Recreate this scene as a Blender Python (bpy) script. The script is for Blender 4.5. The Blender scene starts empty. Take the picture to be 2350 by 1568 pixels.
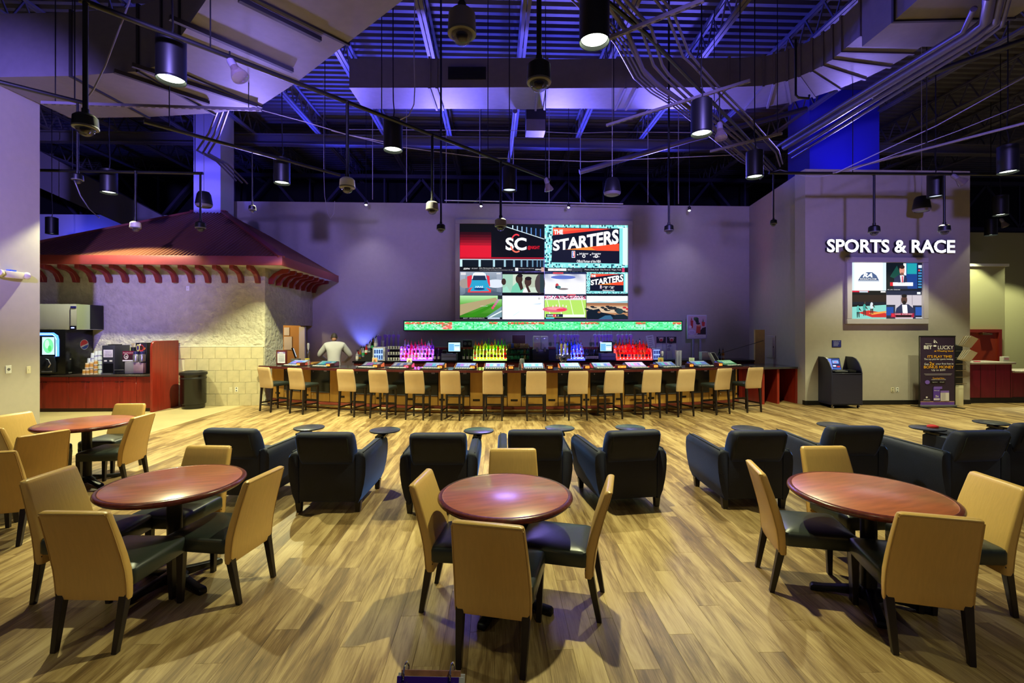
import bpy, bmesh, math, random
from mathutils import Vector, Matrix
random.seed(7)
sin, cos, PI = math.sin, math.cos, math.pi
R_ = math.radians
SC = bpy.context.scene
COL = SC.collection
# ------------------------------------------------------------------ camera
FPX, CX, CY, HC = 1080.0, 1175.0, 758.0, 1.86      # focal length in px (2350x1568 frame), principal column, horizon row, eye height
TH = R_(2.1)
CAM = Vector((0, 0, HC))
RT = Vector((cos(TH), -sin(TH), 0)); FW = Vector((sin(TH), cos(TH), 0)); UP = Vector((0, 0, 1))
cd = bpy.data.cameras.new('camera'); cam = bpy.data.objects.new('camera', cd); COL.objects.link(cam)
cd.sensor_width = 36; cd.lens = FPX / 2350 * 36; cd.shift_y = (CY - 784) / 2350; cd.clip_end = 200
cam.location = CAM; cam.rotation_euler = (PI / 2, 0, -TH); SC.camera = cam
# ------------------------------------------------------------------ world, exposure, large lights
SC.view_settings.view_transform = 'Standard'; SC.view_settings.look = 'None'
SC.view_settings.exposure = 0.0; SC.view_settings.gamma = 1.0; SC.view_settings.use_curve_mapping = False
cy = SC.cycles; cy.max_bounces = 6; cy.diffuse_bounces = 3; cy.glossy_bounces = 3; cy.transmission_bounces = 4; cy.transparent_max_bounces = 8; cy.caustics_reflective = False; cy.caustics_refractive = False
w = bpy.data.worlds.new('world'); SC.world = w; w.use_nodes = True
w.node_tree.nodes['Background'].inputs[0].default_value = (0.40, 0.36, 0.62, 1)
w.node_tree.nodes['Background'].inputs[1].default_value = 0.095
WARM = (0.93, 0.94, 0.52); DUCTV = (0.22, 0.17, 1.0); VIOLET = (0.30, 0.23, 1.0); BLUE = (0.06, 0.07, 1.0)
def lamp(kind, name, loc, target, energy, color, **k):
    l = bpy.data.lights.new(name, kind); l.energy = energy; l.color = color
    for a, v in k.items(): setattr(l, a, v)
    o = bpy.data.objects.new(name, l); COL.objects.link(o); o.location = loc
    if target is not None:
        o.rotation_euler = (Vector(target) - Vector(loc)).to_track_quat('-Z', 'Y').to_euler()
    return o
# ceiling and wall colour washes: unseen blue and violet spots added without lamp bodies
def flood(loc, target, e, c, size=80, blend=0.8, r=0.15):
    lamp('SPOT', 'wash_light', loc, target, e, c, spot_size=R_(size), spot_blend=blend, shadow_soft_size=r)
for x_ in (-5.2, -1.6, 2.0, 5.6):                     # on top of the bar wall, washing the deck and the duct from behind
    flood((x_, 15.45, 6.0), (x_ * .9, 11.8, 8.8), 1250, BLUE, 130)
    flood((x_, 15.45, 6.0), (x_ * .85, 10.3, 7.0), 3600, DUCTV, 44)
flood((-8.3, 11.5, 4.75), (-8.3, 13.9, 6.6), 520, (0.07, 0.06, 1.0), 60)
flood((9.9, 11.55, 5.95), (9.9, 13.2, 7.6), 110, (0.02, 0.02, 1.0), 90)
flood((-14.5, 16.5, 4.6), (-14.5, 17.4, 5.4), 90, BLUE, 150)
flood((-6.3, 12.4, 4.75), (-4.2, 7.0, 6.05), 1100, VIOLET, 62)
flood((9.2, 11.7, 6.0), (6.9, 8.0, 6.9), 480, VIOLET, 76)
flood((-2.6, 2.5, 4.9), (-4.4, 14.9, 5.0), 2700, VIOLET, 38)
flood((2.2, 2.5, 4.9), (3.4, 14.9, 4.3), 2800, VIOLET, 42)
flood((4.8, 2.2, 4.9), (9.4, 12.0, 5.0), 2000, VIOLET, 38)
flood((-6.2, 0.8, 2.9), (-8.6, 11.8, 2.9), 480, VIOLET, 34)
flood((-5.0, 1.5, 4.8), (-8.7, 8.8, 4.4), 5000, VIOLET, 44)
flood((0.4, 15.3, 6.1), (0.2, 3.6, 0.4), 1500, VIOLET, 34, r=0.9)
flood((5.0, 15.3, 6.1), (4.2, 3.6, 0.4), 1600, VIOLET, 30, r=0.9)
flood((-4.6, 15.3, 6.1), (-5.2, 4.6, 0.4), 500, VIOLET, 26, r=0.9)
# ------------------------------------------------------------------ pixel rays -> points of the place
def ray(px, py): return FW + RT * ((px - CX) / FPX) + UP * ((CY - py) / FPX)
def P(px, py, d): return CAM + ray(px, py) * d
def PZ(px, py, z): return P(px, py, (z - HC) / ((CY - py) / FPX))
def PY(px, py, y): return P(px, py, y / ray(px, py).y)
def PX(px, py, x): return P(px, py, x / ray(px, py).x)
def LD(lat, d, z=0.0): return RT * lat + FW * d + UP * z
def dirz(a, b):
    v = RT * a + FW * b
    return math.atan2(-v.x, v.y)
# ------------------------------------------------------------------ materials
def lin(c):
    o = []
    for v in c[:3]:
        v = v / 255.0
        o.append(v / 12.92 if v <= 0.04045 else ((v + 0.055) / 1.055) ** 2.4)
    return (o[0], o[1], o[2], 1.0)
MATS = {}
def mat(name, rgb, rough=0.5, metal=0.0, bump=0.0, bscale=60.0, vary=0.0, vscale=8.0, emit=0.0, spec=0.5, alpha=1.0, trans=0.0, stretch=None, coat=0.0, bdist=0.01):
    if name in MATS: return MATS[name]
    m = bpy.data.materials.new(name); m.use_nodes = True; MATS[name] = m
    nt = m.node_tree; N = nt.nodes; Lk = nt.links
    b = N['Principled BSDF']; c = lin(rgb)
    b.inputs['Base Color'].default_value = c; b.inputs['Roughness'].default_value = rough; b.inputs['Metallic'].default_value = metal
    b.inputs['Specular IOR Level'].default_value = spec; b.inputs['Alpha'].default_value = alpha
    b.inputs['Transmission Weight'].default_value = trans; b.inputs['Coat Weight'].default_value = coat
    if emit > 0:
        b.inputs['Emission Color'].default_value = c; b.inputs['Emission Strength'].default_value = emit
    if vary > 0 or bump > 0:
        tc = N.new('ShaderNodeTexCoord'); mp = N.new('ShaderNodeMapping'); Lk.new(tc.outputs['Object'], mp.inputs[0])
        if stretch: mp.inputs['Scale'].default_value = stretch
    if vary > 0:
        n = N.new('ShaderNodeTexNoise'); n.inputs['Scale'].default_value = vscale; n.inputs['Detail'].default_value = 6
        Lk.new(mp.outputs[0], n.inputs['Vector'])
        r = N.new('ShaderNodeValToRGB'); r.color_ramp.elements[0].position = 0.3; r.color_ramp.elements[1].position = 0.72
        r.color_ramp.elements[0].color = tuple(v * (1 - vary) for v in c[:3]) + (1,)
        r.color_ramp.elements[1].color = tuple(min(1, v * (1 + vary)) for v in c[:3]) + (1,)
        Lk.new(n.outputs[0], r.inputs[0]); Lk.new(r.outputs[0], b.inputs['Base Color'])
    if bump > 0:
        n = N.new('ShaderNodeTexNoise'); n.inputs['Scale'].default_value = bscale; n.inputs['Detail'].default_value = 4
        Lk.new(mp.outputs[0], n.inputs['Vector'])
        u = N.new('ShaderNodeBump'); u.inputs['Strength'].default_value = bump; u.inputs['Distance'].default_value = bdist
        Lk.new(n.outputs[0], u.inputs['Height']); Lk.new(u.outputs[0], b.inputs['Normal'])
    return m
def paint_mat(name, emit):
    m = bpy.data.materials.new(name); m.use_nodes = True; MATS[name] = m
    N = m.node_tree.nodes; Lk = m.node_tree.links; b = N['Principled BSDF']
    a = N.new('ShaderNodeAttribute'); a.attribute_name = 'Col'
    if emit > 0:
        b.inputs['Base Color'].default_value = (0.01, 0.01, 0.01, 1); b.inputs['Roughness'].default_value = 0.7; b.inputs['Specular IOR Level'].default_value = 0.08
        Lk.new(a.outputs['Color'], b.inputs['Emission Color']); b.inputs['Emission Strength'].default_value = emit
    else:
        Lk.new(a.outputs['Color'], b.inputs['Base Color']); b.inputs['Roughness'].default_value = 0.45
    return m
SCREEN = paint_mat('lit_screen', 1.3); PRINT = paint_mat('flat_print', 0)
def plank_mat():
    m = bpy.data.materials.new('oak_planks'); m.use_nodes = True; MATS['oak_planks'] = m
    N = m.node_tree.nodes; Lk = m.node_tree.links; b = N['Principled BSDF']
    g = N.new('ShaderNodeNewGeometry'); s = N.new('ShaderNodeSeparateXYZ'); Lk.new(g.outputs['Position'], s.inputs[0])
    def M(op, a, bb=None):
        n = N.new('ShaderNodeMath'); n.operation = op
        for i, v in enumerate((a, bb)):
            if v is None: continue
            if isinstance(v, (int, float)): n.inputs[i].default_value = v
            else: Lk.new(v, n.inputs[i])
        return n.outputs[0]
    col = M('FLOOR', M('DIVIDE', s.outputs[0], PLW))
    off = M('MULTIPLY', M('FRACT', M('MULTIPLY', col, 0.3819)), PLL)
    row = M('FLOOR', M('DIVIDE', M('ADD', s.outputs[1], off), PLL))
    cb = N.new('ShaderNodeCombineXYZ'); Lk.new(col, cb.inputs[0]); Lk.new(row, cb.inputs[1])
    wn = N.new('ShaderNodeTexWhiteNoise'); wn.noise_dimensions = '3D'; Lk.new(cb.outputs[0], wn.inputs['Vector'])
    # grain: coordinates stretched along the plank and offset per plank
    gx = M('MULTIPLY', s.outputs[0], 6.5); gy = M('MULTIPLY', s.outputs[1], 0.8); gz = M('MULTIPLY', wn.outputs['Value'], 37.0)
    gc = N.new('ShaderNodeCombineXYZ'); Lk.new(gx, gc.inputs[0]); Lk.new(gy, gc.inputs[1]); Lk.new(gz, gc.inputs[2])
    n1 = N.new('ShaderNodeTexNoise'); n1.inputs['Scale'].default_value = 1.6; n1.inputs['Detail'].default_value = 7; n1.inputs['Roughness'].default_value = 0.62; n1.inputs['Distortion'].default_value = 0.6
    Lk.new(gc.outputs[0], n1.inputs['Vector'])
    fx = M('MULTIPLY', s.outputs[0], 110.0); fy = M('MULTIPLY', s.outputs[1], 4.0)
    fc = N.new('ShaderNodeCombineXYZ'); Lk.new(fx, fc.inputs[0]); Lk.new(fy, fc.inputs[1]); Lk.new(gz, fc.inputs[2])
    n2 = N.new('ShaderNodeTexNoise'); n2.inputs['Scale'].default_value = 1.5; n2.inputs['Detail'].default_value = 3; Lk.new(fc.outputs[0], n2.inputs['Vector'])
    v = M('ADD', M('MULTIPLY', n1.outputs[0], 0.66), M('ADD', M('ADD', M('MULTIPLY', wn.outputs['Value'], 0.13), 0.035), M('MULTIPLY', n2.outputs[0], 0.22)))
    r = N.new('ShaderNodeValToRGB'); e = r.color_ramp.elements
    e[0].position = 0.36; e[0].color = lin((80, 60, 34)); e[1].position = 0.80; e[1].color = lin((204, 178, 130))
    k = e.new(0.49); k.color = lin((130, 102, 62)); k = e.new(0.60); k.color = lin((174, 146, 98))
    Lk.new(v, r.inputs[0]); Lk.new(r.outputs[0], b.inputs['Base Color'])
    b.inputs['Roughness'].default_value = 0.42
    u = N.new('ShaderNodeBump'); u.inputs['Strength'].default_value = 0.12; u.inputs['Distance'].default_value = 0.004
    Lk.new(n2.outputs[0], u.inputs['Height']); Lk.new(u.outputs[0], b.inputs['Normal'])
    return m
PLW, PLL = 0.152, 1.22
plank_mat()
def wood(name, rgb, rough=0.3, vary=0.28, stretch=(14, 14, 1.2), coat=0.0):
    return mat(name, rgb, rough, vary=vary, vscale=2.2, stretch=stretch, coat=coat)
vinyl = mat('tan_vinyl', (216, 174, 100), 0.34, bump=0.10, bscale=7, stretch=(12, 2, 2), vary=0.04, vscale=5)
stool_vinyl = mat('beige_vinyl', (214, 184, 142), 0.4, bump=0.08, bscale=9, vary=0.04)
leather = mat('dark_green_leather', (44, 50, 46), 0.36, bump=0.06, bscale=30, vary=0.15, vscale=4)
darkwood = wood('espresso_wood', (30, 22, 23), 0.35)
velvet = mat('blue_black_velvet', (10, 14, 36), 0.7, bump=0.10, bscale=90, vary=0.35, vscale=7)
_b = velvet.node_tree.nodes['Principled BSDF']; _b.inputs['Sheen Weight'].default_value = 0.6; _b.inputs['Sheen Roughness'].default_value = 0.35; _b.inputs['Sheen Tint'].default_value = (0.06, 0.18, 0.8, 1)  # blue lamp light on the chair sides put into the sheen tint
cherry_top = wood('cherry_table', (178, 98, 62), 0.42, 0.2, (2, 14, 2), 0.9); cherry_top.node_tree.nodes['Principled BSDF'].inputs['Coat Roughness'].default_value = 0.24
edgewood = wood('cherry_edge', (96, 42, 34), 0.25)
iron = mat('black_iron', (22, 22, 24), 0.38, 0.3)
blackmet = mat('black_enamel', (12, 12, 14), 0.45)
ceilblack = mat('black_ceiling_paint', (34, 34, 38), 0.7)
chrome = mat('chrome', (210, 210, 215), 0.15, 1.0)
steel = mat('brushed_steel', (200, 202, 210), 0.4, 1.0, bump=0.15, bscale=3, stretch=(40, 40, 1))
galv = mat('painted_duct', (118, 112, 124), 0.55, vary=0.06)
wallpaint = mat('greige_wall', (176, 168, 158), 0.8, bump=0.06, bscale=160, vary=0.03)
wallgreen = mat('olive_wall', (168, 166, 130), 0.8, bump=0.05, bscale=120)
navywall = mat('dark_navy_wall', (20, 20, 34), 0.9)
bluewall = mat('pale_blue_wall', (190, 190, 205), 0.85)
stucco = mat('rough_stucco', (190, 184, 164), 0.85, bump=1.0, bscale=9, vary=0.13, vscale=6, bdist=.05)
stone = mat('travertine_tile', (196, 184, 150), 0.5, bump=0.12, bscale=20, vary=0.16, vscale=5)
grout = mat('tile_grout', (206, 198, 172), 0.9)
vinyltile = mat('beige_vinyl_floor', (190, 172, 128), 0.45, vary=0.10, vscale=2)
maple = wood('maple_panel', (196, 146, 66), 0.35, 0.12, (3, 3, 0.8))
cherry = wood('red_cherry_panel', (140, 40, 28), 0.3, 0.22, (8, 8, 0.8))
mahog = wood('mahogany_edge', (84, 30, 30), 0.3)
granite = mat('dark_granite', (70, 66, 66), 0.12, vary=0.5, vscale=70)
blackgloss = mat('black_gloss_plastic', (14, 14, 17), 0.2)
blackmatte = mat('black_plastic', (20, 20, 23), 0.5)
greyplastic = mat('grey_plastic', (104, 104, 108), 0.45)
white = mat('white_plastic', (226, 226, 222), 0.4)
cream = mat('cream_plastic', (214, 206, 176), 0.45)
paper = mat('paper', (224, 222, 214), 0.8)
brass = mat('worn_brass', (186, 164, 110), 0.3, 1.0)
copper = mat('roof_metal', (104, 60, 40), 0.55)
fascia = mat('red_fascia_paint', (128, 50, 50), 0.45, vary=0.06)
bracket_m = mat('dark_red_paint', (126, 34, 42), 0.4)
lens_m = mat('lamp_lens', (236, 255, 226), 0.3, emit=7.0)
lens_dim = mat('lamp_lens_dim', (196, 210, 235), 0.3, emit=1.3)
glassy = mat('clear_glass', (235, 240, 245), 0.05, alpha=0.22, spec=0.8)
dome_m = mat('smoked_dome', (60, 56, 70), 0.05, alpha=0.5, spec=1.0)
reddoor = mat('rust_red_door', (150, 54, 32), 0.45)
concrete_w = mat('white_soffit', (200, 194, 190), 0.8)
# ------------------------------------------------------------------ mesh builder
class MB:
    def __init__(s): s.v = []; s.f = []; s.m = []; s.c = []; s.M = None
    def _add(s, vs, fs, m=0, c=None):
        b = len(s.v)
        if s.M is not None: vs = [s.M @ Vector(v) for v in vs]
        s.v += [tuple(v) for v in vs]
        for f in fs: s.f.append(tuple(i + b for i in f)); s.m.append(m); s.c.append(c)
        return s
    def box(s, x0, x1, y0, y1, z0, z1, m=0, c=None):
        vs = [(x0, y0, z0), (x1, y0, z0), (x1, y1, z0), (x0, y1, z0), (x0, y0, z1), (x1, y0, z1), (x1, y1, z1), (x0, y1, z1)]
        return s._add(vs, [(0, 3, 2, 1), (4, 5, 6, 7), (0, 1, 5, 4), (1, 2, 6, 5), (2, 3, 7, 6), (3, 0, 4, 7)], m, c)
    def frus(s, a, b, m=0):       # two rings of 4 (x0,x1,y0,y1,z)
        vs = []
        for (x0, x1, y0, y1, z) in (a, b): vs += [(x0, y0, z), (x1, y0, z), (x1, y1, z), (x0, y1, z)]
        return s._add(vs, [(0, 3, 2, 1), (4, 5, 6, 7), (0, 1, 5, 4), (1, 2, 6, 5), (2, 3, 7, 6), (3, 0, 4, 7)], m)
    def loft(s, rings, m=0, caps=True, closed=False):
        n = len(rings[0]); vs = [p for r in rings for p in r]; fs = []
        k = len(rings)
        for i in range(k if closed else k - 1):
            for j in range(n):
                a, b = i * n + j, i * n + (j + 1) % n; c, d = ((i + 1) % k) * n + (j + 1) % n, ((i + 1) % k) * n + j
                fs.append((a, b, c, d))
        if caps and not closed: fs += [tuple(range(n - 1, -1, -1)), tuple((k - 1) * n + j for j in range(n))]
        return s._add(vs, fs, m)
    def lathe(s, prof, n=16, o=(0, 0, 0), m=0, caps=True):
        rings = [[(o[0] + r * cos(2 * PI * j / n), o[1] + r * sin(2 * PI * j / n), o[2] + z) for j in range(n)] for r, z in prof]
        return s.loft(rings, m, caps)
    def tube(s, pts, r, n=8, m=0, closed=False):
        pts = [Vector(p) for p in pts]; rings = []; prev = None; k = len(pts)
        for i, p in enumerate(pts):
            if closed: t = (pts[(i + 1) % k] - pts[i - 1])
            else: t = (pts[min(i + 1, k - 1)] - pts[max(i - 1, 0)])
            t.normalize()
            if prev is None:
                u = t.orthogonal().normalized()
            else:
                u = (prev - t * prev.dot(t)).normalized()
            prev = u; w_ = t.cross(u)
            rr = r[i] if isinstance(r, (list, tuple)) else r
            rings.append([p + (u * cos(2 * PI * j / n) + w_ * sin(2 * PI * j / n)) * rr for j in range(n)])
        return s.loft(rings, m, True, closed)
    def bar(s, a, b, w_, h, m=0):   # box beam from a to b, width w_ horizontal, height h
        a, b = Vector(a), Vector(b); t = (b - a).normalized()
        u = t.cross(UP)
        u = Vector((1, 0, 0)) if u.length < 1e-4 else u.normalized()
        v = u.cross(t).normalized()
        rg = []
        for p in (a, b): rg.append([p - u * w_ / 2 - v * h / 2, p + u * w_ / 2 - v * h / 2, p + u * w_ / 2 + v * h / 2, p - u * w_ / 2 + v * h / 2])
        return s.loft(rg, m)
    def prism(s, poly, ax, t0, t1, m=0, c=None):   # poly in the two other axes, extruded along ax
        def pt(a, b, t):
            return {'x': (t, a, b), 'y': (a, t, b), 'z': (a, b, t)}[ax]
        n = len(poly); vs = [pt(a, b, t0) for a, b in poly] + [pt(a, b, t1) for a, b in poly]
        fs = [tuple(range(n)), tuple(range(2 * n - 1, n - 1, -1))] + [(j, j + n, (j + 1) % n + n, (j + 1) % n) for j in range(n)]
        return s._add(vs, fs, m, c)
    def face(s, vs, m=0, c=None): return s._add(vs, [tuple(range(len(vs)))], m, c)
    def mesh(s, name, mats, bevel=0, seg=2, smooth=True, ang=40):
        me = bpy.data.meshes.new(name); me.from_pydata(s.v, [], s.f)
        if not isinstance(mats, (list, tuple)): mats = [mats]
        for m in mats: me.materials.append(m)
        me.polygons.foreach_set('material_index', s.m)
        if any(c is not None for c in s.c):
            at = me.color_attributes.new('Col', 'FLOAT_COLOR', 'CORNER')
            for p, c in zip(me.polygons, s.c):
                for li in p.loop_indices: at.data[li].color = c or (0, 0, 0, 1)
        bm = bmesh.new(); bm.from_mesh(me)
        if not any(c is not None for c in s.c): bmesh.ops.recalc_face_normals(bm, faces=bm.faces)
        if bevel > 0:
            es = [e for e in bm.edges if len(e.link_faces) == 2 and e.calc_face_angle(0) > R_(30)]
            bmesh.ops.bevel(bm, geom=es, offset=bevel, segments=seg, affect='EDGES', profile=0.5, clamp_overlap=True)
        bm.to_mesh(me); bm.free()
        if smooth:
            me.polygons.foreach_set('use_smooth', [True] * len(me.polygons)); me.set_sharp_from_angle(angle=R_(ang))
        me.update(); return me
    def build(s, name, mats, parent=None, **k):
        return link(name, s.mesh(name, mats, **k), parent)
def link(name, me, parent=None):
    o = bpy.data.objects.new(name, me); COL.objects.link(o)
    if parent is not None: o.parent = parent
    return o
def tag(o, label, cat, group=None):
    o['label'] = label; o['category'] = cat
    if group: o['group'] = group
    return o
def thing(name, label, cat, loc=(0, 0, 0), rz=0.0, group=None):
    o = bpy.data.objects.new(name, None); COL.objects.link(o); o.location = loc; o.rotation_euler = (0, 0, rz); o.empty_display_size = 0.1
    return tag(o, label, cat, group)
def struct(o): o['kind'] = 'structure'; return o
def copy_tree(o, parent=None):
    c = o.copy(); COL.objects.link(c); c.parent = parent
    for ch in list(KIDS.get(o.name) or o.children): copy_tree(ch, c)
    return c
KIDS = {}
def clone(root, loc, rz, label, group=None, scale=1.0):
    c = copy_tree(root); c.location = loc; c.rotation_euler = (0, 0, rz); c['label'] = label; c.scale = (scale,) * 3
    if group: c['group'] = group
    return c
# lettering: text -> triangles (built-in font)
TXT = {}
def text_mesh(body, off=0.0):
    key = (body, off)
    if key in TXT: return TXT[key]
    cu = bpy.data.curves.new('lettering', 'FONT'); cu.body = body; cu.size = 1.0; cu.offset = off; cu.resolution_u = 3; cu.align_x = 'CENTER'; cu.align_y = 'CENTER'
    ob = bpy.data.objects.new('lettering', cu); COL.objects.link(ob)
    dg = bpy.context.evaluated_depsgraph_get(); me = bpy.data.meshes.new_from_object(ob.evaluated_get(dg))
    vs = [tuple(v.co) for v in me.vertices]; fs = [tuple(p.vertices) for p in me.polygons]
    bpy.data.objects.remove(ob); bpy.data.curves.remove(cu); bpy.data.meshes.remove(me)
    xs = [v[0] for v in vs]; ys = [v[1] for v in vs]
    x0, x1, y0, y1 = min(xs), max(xs), min(ys), max(ys)
    vs = [((x - (x0 + x1) / 2) / (x1 - x0), (y - (y0 + y1) / 2) / (y1 - y0)) for x, y, _ in vs]
    TXT[key] = (vs, fs); return TXT[key]
class Art:
    """flat picture in a local plane (x right, z up, facing -y); each layer lies a hair in front of the last"""
    def __init__(s, w_, h, step=0.0006): s.w, s.h, s.step, s.k = w_, h, step, 0; s.b = MB()
    def _p(s, u, v): return ((u - 0.5) * s.w, -s.k * s.step, (v - 0.5) * s.h)
    def poly(s, pts, rgb):
        s.k += 1; s.b.face([s._p(u, v) for u, v in pts], 0, lin(rgb)); return s
    def rect(s, u0, v0, u1, v1, rgb): return s.poly([(u0, v0), (u1, v0), (u1, v1), (u0, v1)], rgb)
    def ell(s, cu, cv, ru, rv, rgb, n=20): return s.poly([(cu + ru * cos(2 * PI * i / n), cv + rv * sin(2 * PI * i / n)) for i in range(n)], rgb)
    def text(s, body, cu, cv, wu, hv, rgb, off=0.0, sl=0.0, sh=0.0, grow=0.0):   # sl: baseline slope, sh: slant, grow: taller to the right
        vs, fs = text_mesh(body, off); s.k += 1
        pts = [s._p(cu + x * wu + y * sh * wu, cv + y * hv * (1 + grow * x) + x * sl) for x, y in vs]
        s.b._add(pts, fs, 0, lin(rgb)); return s
    def cells(s, u0, v0, u1, v1, nu, nv, fn):
        s.k += 1
        for i in range(nu):
            for j in range(nv):
                c = fn((i + .5) / nu, (j + .5) / nv)
                if c is None: continue
                a, b2 = u0 + (u1 - u0) * i / nu, u0 + (u1 - u0) * (i + 1) / nu; c0, c1 = v0 + (v1 - v0) * j / nv, v0 + (v1 - v0) * (j + 1) / nv
                s.b.face([s._p(a, c0), s._p(b2, c0), s._p(b2, c1), s._p(a, c1)], 0, lin(c))
        return s
    def build(s, name, parent=None, lit=True): return s.b.build(name, SCREEN if lit else PRINT, parent, smooth=False)
def mixc(a, b, t): t = max(0, min(1, t)); return tuple(x + (y - x) * t for x, y in zip(a, b))
# ================================================================== THE SETTING
# ---- floor: sub-floor slab with oak planks laid along y
fl = struct(MB().box(-20, 20, -6, 21, -0.08, -0.009).build('floor', mat('dark_joint', (96, 76, 48), 0.9), smooth=False))
plank_me = MB().box(0.0004, PLW - 0.0004, 0.0006, PLL - 0.0006, -0.01, 0).mesh('plank', MATS['oak_planks'], bevel=0.0008, seg=1, smooth=False)
near, rest = [], MB()
KX = -6.35                                             # planks end here, beige vinyl floor beyond
for i in range(int(KX / PLW), int(17 / PLW)):
    off = (i * 0.3819) % 1.0 * PLL
    for j in range(-1, 14):
        x, y = i * PLW, j * PLL - off
        if y > 15 or y < -1.6: continue
        c = Vector((x + PLW / 2, y + PLL / 2, 0)); d = c.dot(FW)
        if d > 0.5:
            px = CX + FPX * c.dot(RT) / d; py = CY + FPX * HC / d
            seen = -150 < px < 2500 and py < 1720
        else: seen = False
        if seen: near.append((d + abs(c.dot(RT)) * 0.02, x, y))
        else: rest.box(x + 0.0004, x + PLW - 0.0004, y + 0.0006, y + PLL - 0.0006, -0.01, 0)
near.sort()
for k, (d, x, y) in enumerate(near):
    if k < 300:
        o = link('plank', plank_me, fl); o.location = (x, y, 0)
    else: rest.box(x + 0.0004, x + PLW - 0.0004, y + 0.0006, y + PLL - 0.0006, -0.01, 0)
o = rest.build('planks', MATS['oak_planks'], fl, smooth=False); o['kind'] = 'stuff'
fk = struct(MB().box(-20, int(KX / PLW) * PLW - 0.001, -2, 12.0, -0.009, 0.001).build('floor_beige', vinyltile, smooth=False))
# ---- walls
WH = 5.86
struct(MB().box(-8.15, 8.6, 14.9, 15.2, 0, WH).build('wall_back', wallpaint, smooth=False))
SX, SY = PY(1848, 900, 11.4).x, 11.4                    # outer corner of the sports wall
bx = PY(1720, 700, 14.9).x
wr = MB(); wr.prism([(SX, SY), (SX + 0.5, SY + 0.05), (bx + 0.5, 14.95), (bx, 14.95)], 'z', 0, WH)
struct(wr.build('wall_right_return', wallpaint, smooth=False))
SE = PY(2226, 700, SY).x
struct(MB().box(SX, SE, SY, SY + 0.4, 0, WH).box(SE - 0.35, SE, SY + 0.4, 15.6, 0, WH).build('wall_right', wallpaint, smooth=False))
bb = mat('black_baseboard', (18, 18, 18), 0.5)
b_ = MB(); b_.box(SX - 0.012, SE + 0.012, SY - 0.015, SY, 0, 0.11)
struct(b_.build('baseboard_right', bb))
b_ = MB(); b_.bar((SX - 0.006, SY, 0.055), (bx - 0.006, 14.9, 0.055), 0.02, 0.11)
struct(b_.build('baseboard_right_return', bb))
# right alcove: nearer olive box with the red door, higher wall behind it
ax0, ax1 = PY(2222, 700, 15.6).x, PY(2306, 700, 14.6).x
struct(MB().box(SE - 0.1, ax1, 14.6, 15.5, 0, PY(2260, 612, 14.6).z).build('wall_alcove', wallgreen, smooth=False))
struct(MB().box(SE - 0.1, ax1 + 0.06, 14.52, 15.5, PY(2260, 612, 14.6).z, PY(2260, 606, 14.6).z).build('trim_1', white, smooth=False))
struct(MB().box(ax1 - 0.5, 26, 16.4, 16.7, 0, 5.4).build('wall_far_right', wallgreen, smooth=False))
struct(MB().box(-24, 28, 20.6, 20.9, 0, 9).build('wall_far', navywall, smooth=False))
struct(MB().box(-24, -11.2, 17.4, 17.7, 0, 6.0).build('wall_far_left', bluewall, smooth=False))
struct(MB().box(-24, -23.7, -2, 20.6, 0, 9).build('wall_left', navywall, smooth=False))
# red door
d0, d1 = PY(2224, 800, 14.6), PY(2292, 756, 14.6)
dr = struct(MB().box(d0.x, d1.x - 0.1, 14.55, 14.6, 0, d1.z - 0.1).build('door_1', reddoor))
MB().box(d1.x - 0.1, d1.x, 14.5, 14.6, 0, d1.z).box(d0.x - 0.1, d1.x - 0.1, 14.5, 14.6, d1.z - 0.1, d1.z).build('door_frame', mat('door_frame_red', (128, 40, 34), 0.4), dr)
c_ = PY(2262, 767, 14.5)
MB().box(c_.x - 0.16, c_.x + 0.16, 14.44, 14.55, c_.z - 0.03, c_.z + 0.03).tube([(c_.x + .1, 14.45, c_.z), (c_.x - .25, 14.35, c_.z + .04)], 0.012).build('door_closer', brass, dr)
# pillar at the left edge of the view
PXR = PX(97, 985, LD((97 - CX) / FPX * 8.85, 8.85).x).x
pil = struct(MB().box(PXR - 0.75, PXR, 8.40, 9.12, 0, 6.95).build('column', wallpaint, smooth=False))
# ---- ceiling deck: ribbed steel
cz = 8.8
dk = MB(); ys = []; y = -1.0
while y < 21: ys += [(y, 0), (y + 0.10, 0), (y + 0.135, 0.075), (y + 0.205, 0.075)]; y += 0.24
for a in range(len(ys) - 1):
    (y0, h0), (y1, h1) = ys[a], ys[a + 1]
    dk.face([(-24, y0, cz + h0), (-24, y1, cz + h1), (28, y1, cz + h1), (28, y0, cz + h0)])
dk.box(-24, 28, -1, 21, cz + 0.09, cz + 0.2)
ceil = struct(dk.build('ceiling', mat('deck_paint', (92, 90, 104), 0.6), smooth=False))
jm = MB()
for sx in (-0.045, 0.045):
    jm.box(sx - 0.03, sx + 0.03, 0, 20.5, -0.05, 0); jm.box(sx - 0.035, sx + 0.035, 0, 20.5, -0.62, -0.57)
n = 34; st = 20.5 / n
for k in range(n):
    a, b = (0, k * st, -0.03), (0, (k + .5) * st, -0.6); c = (0, (k + 1) * st, -0.03)
    jm.bar(a, b, 0.03, 0.03); jm.bar(b, c, 0.03, 0.03)
joist_me = jm.mesh('joist', mat('joist_paint', (108, 106, 122), 0.55), smooth=False)
for k in range(-8, 10):
    o = link('joist', joist_me, ceil); o.location = (-1.47 + 2.1 * k, 0, cz)
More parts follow.
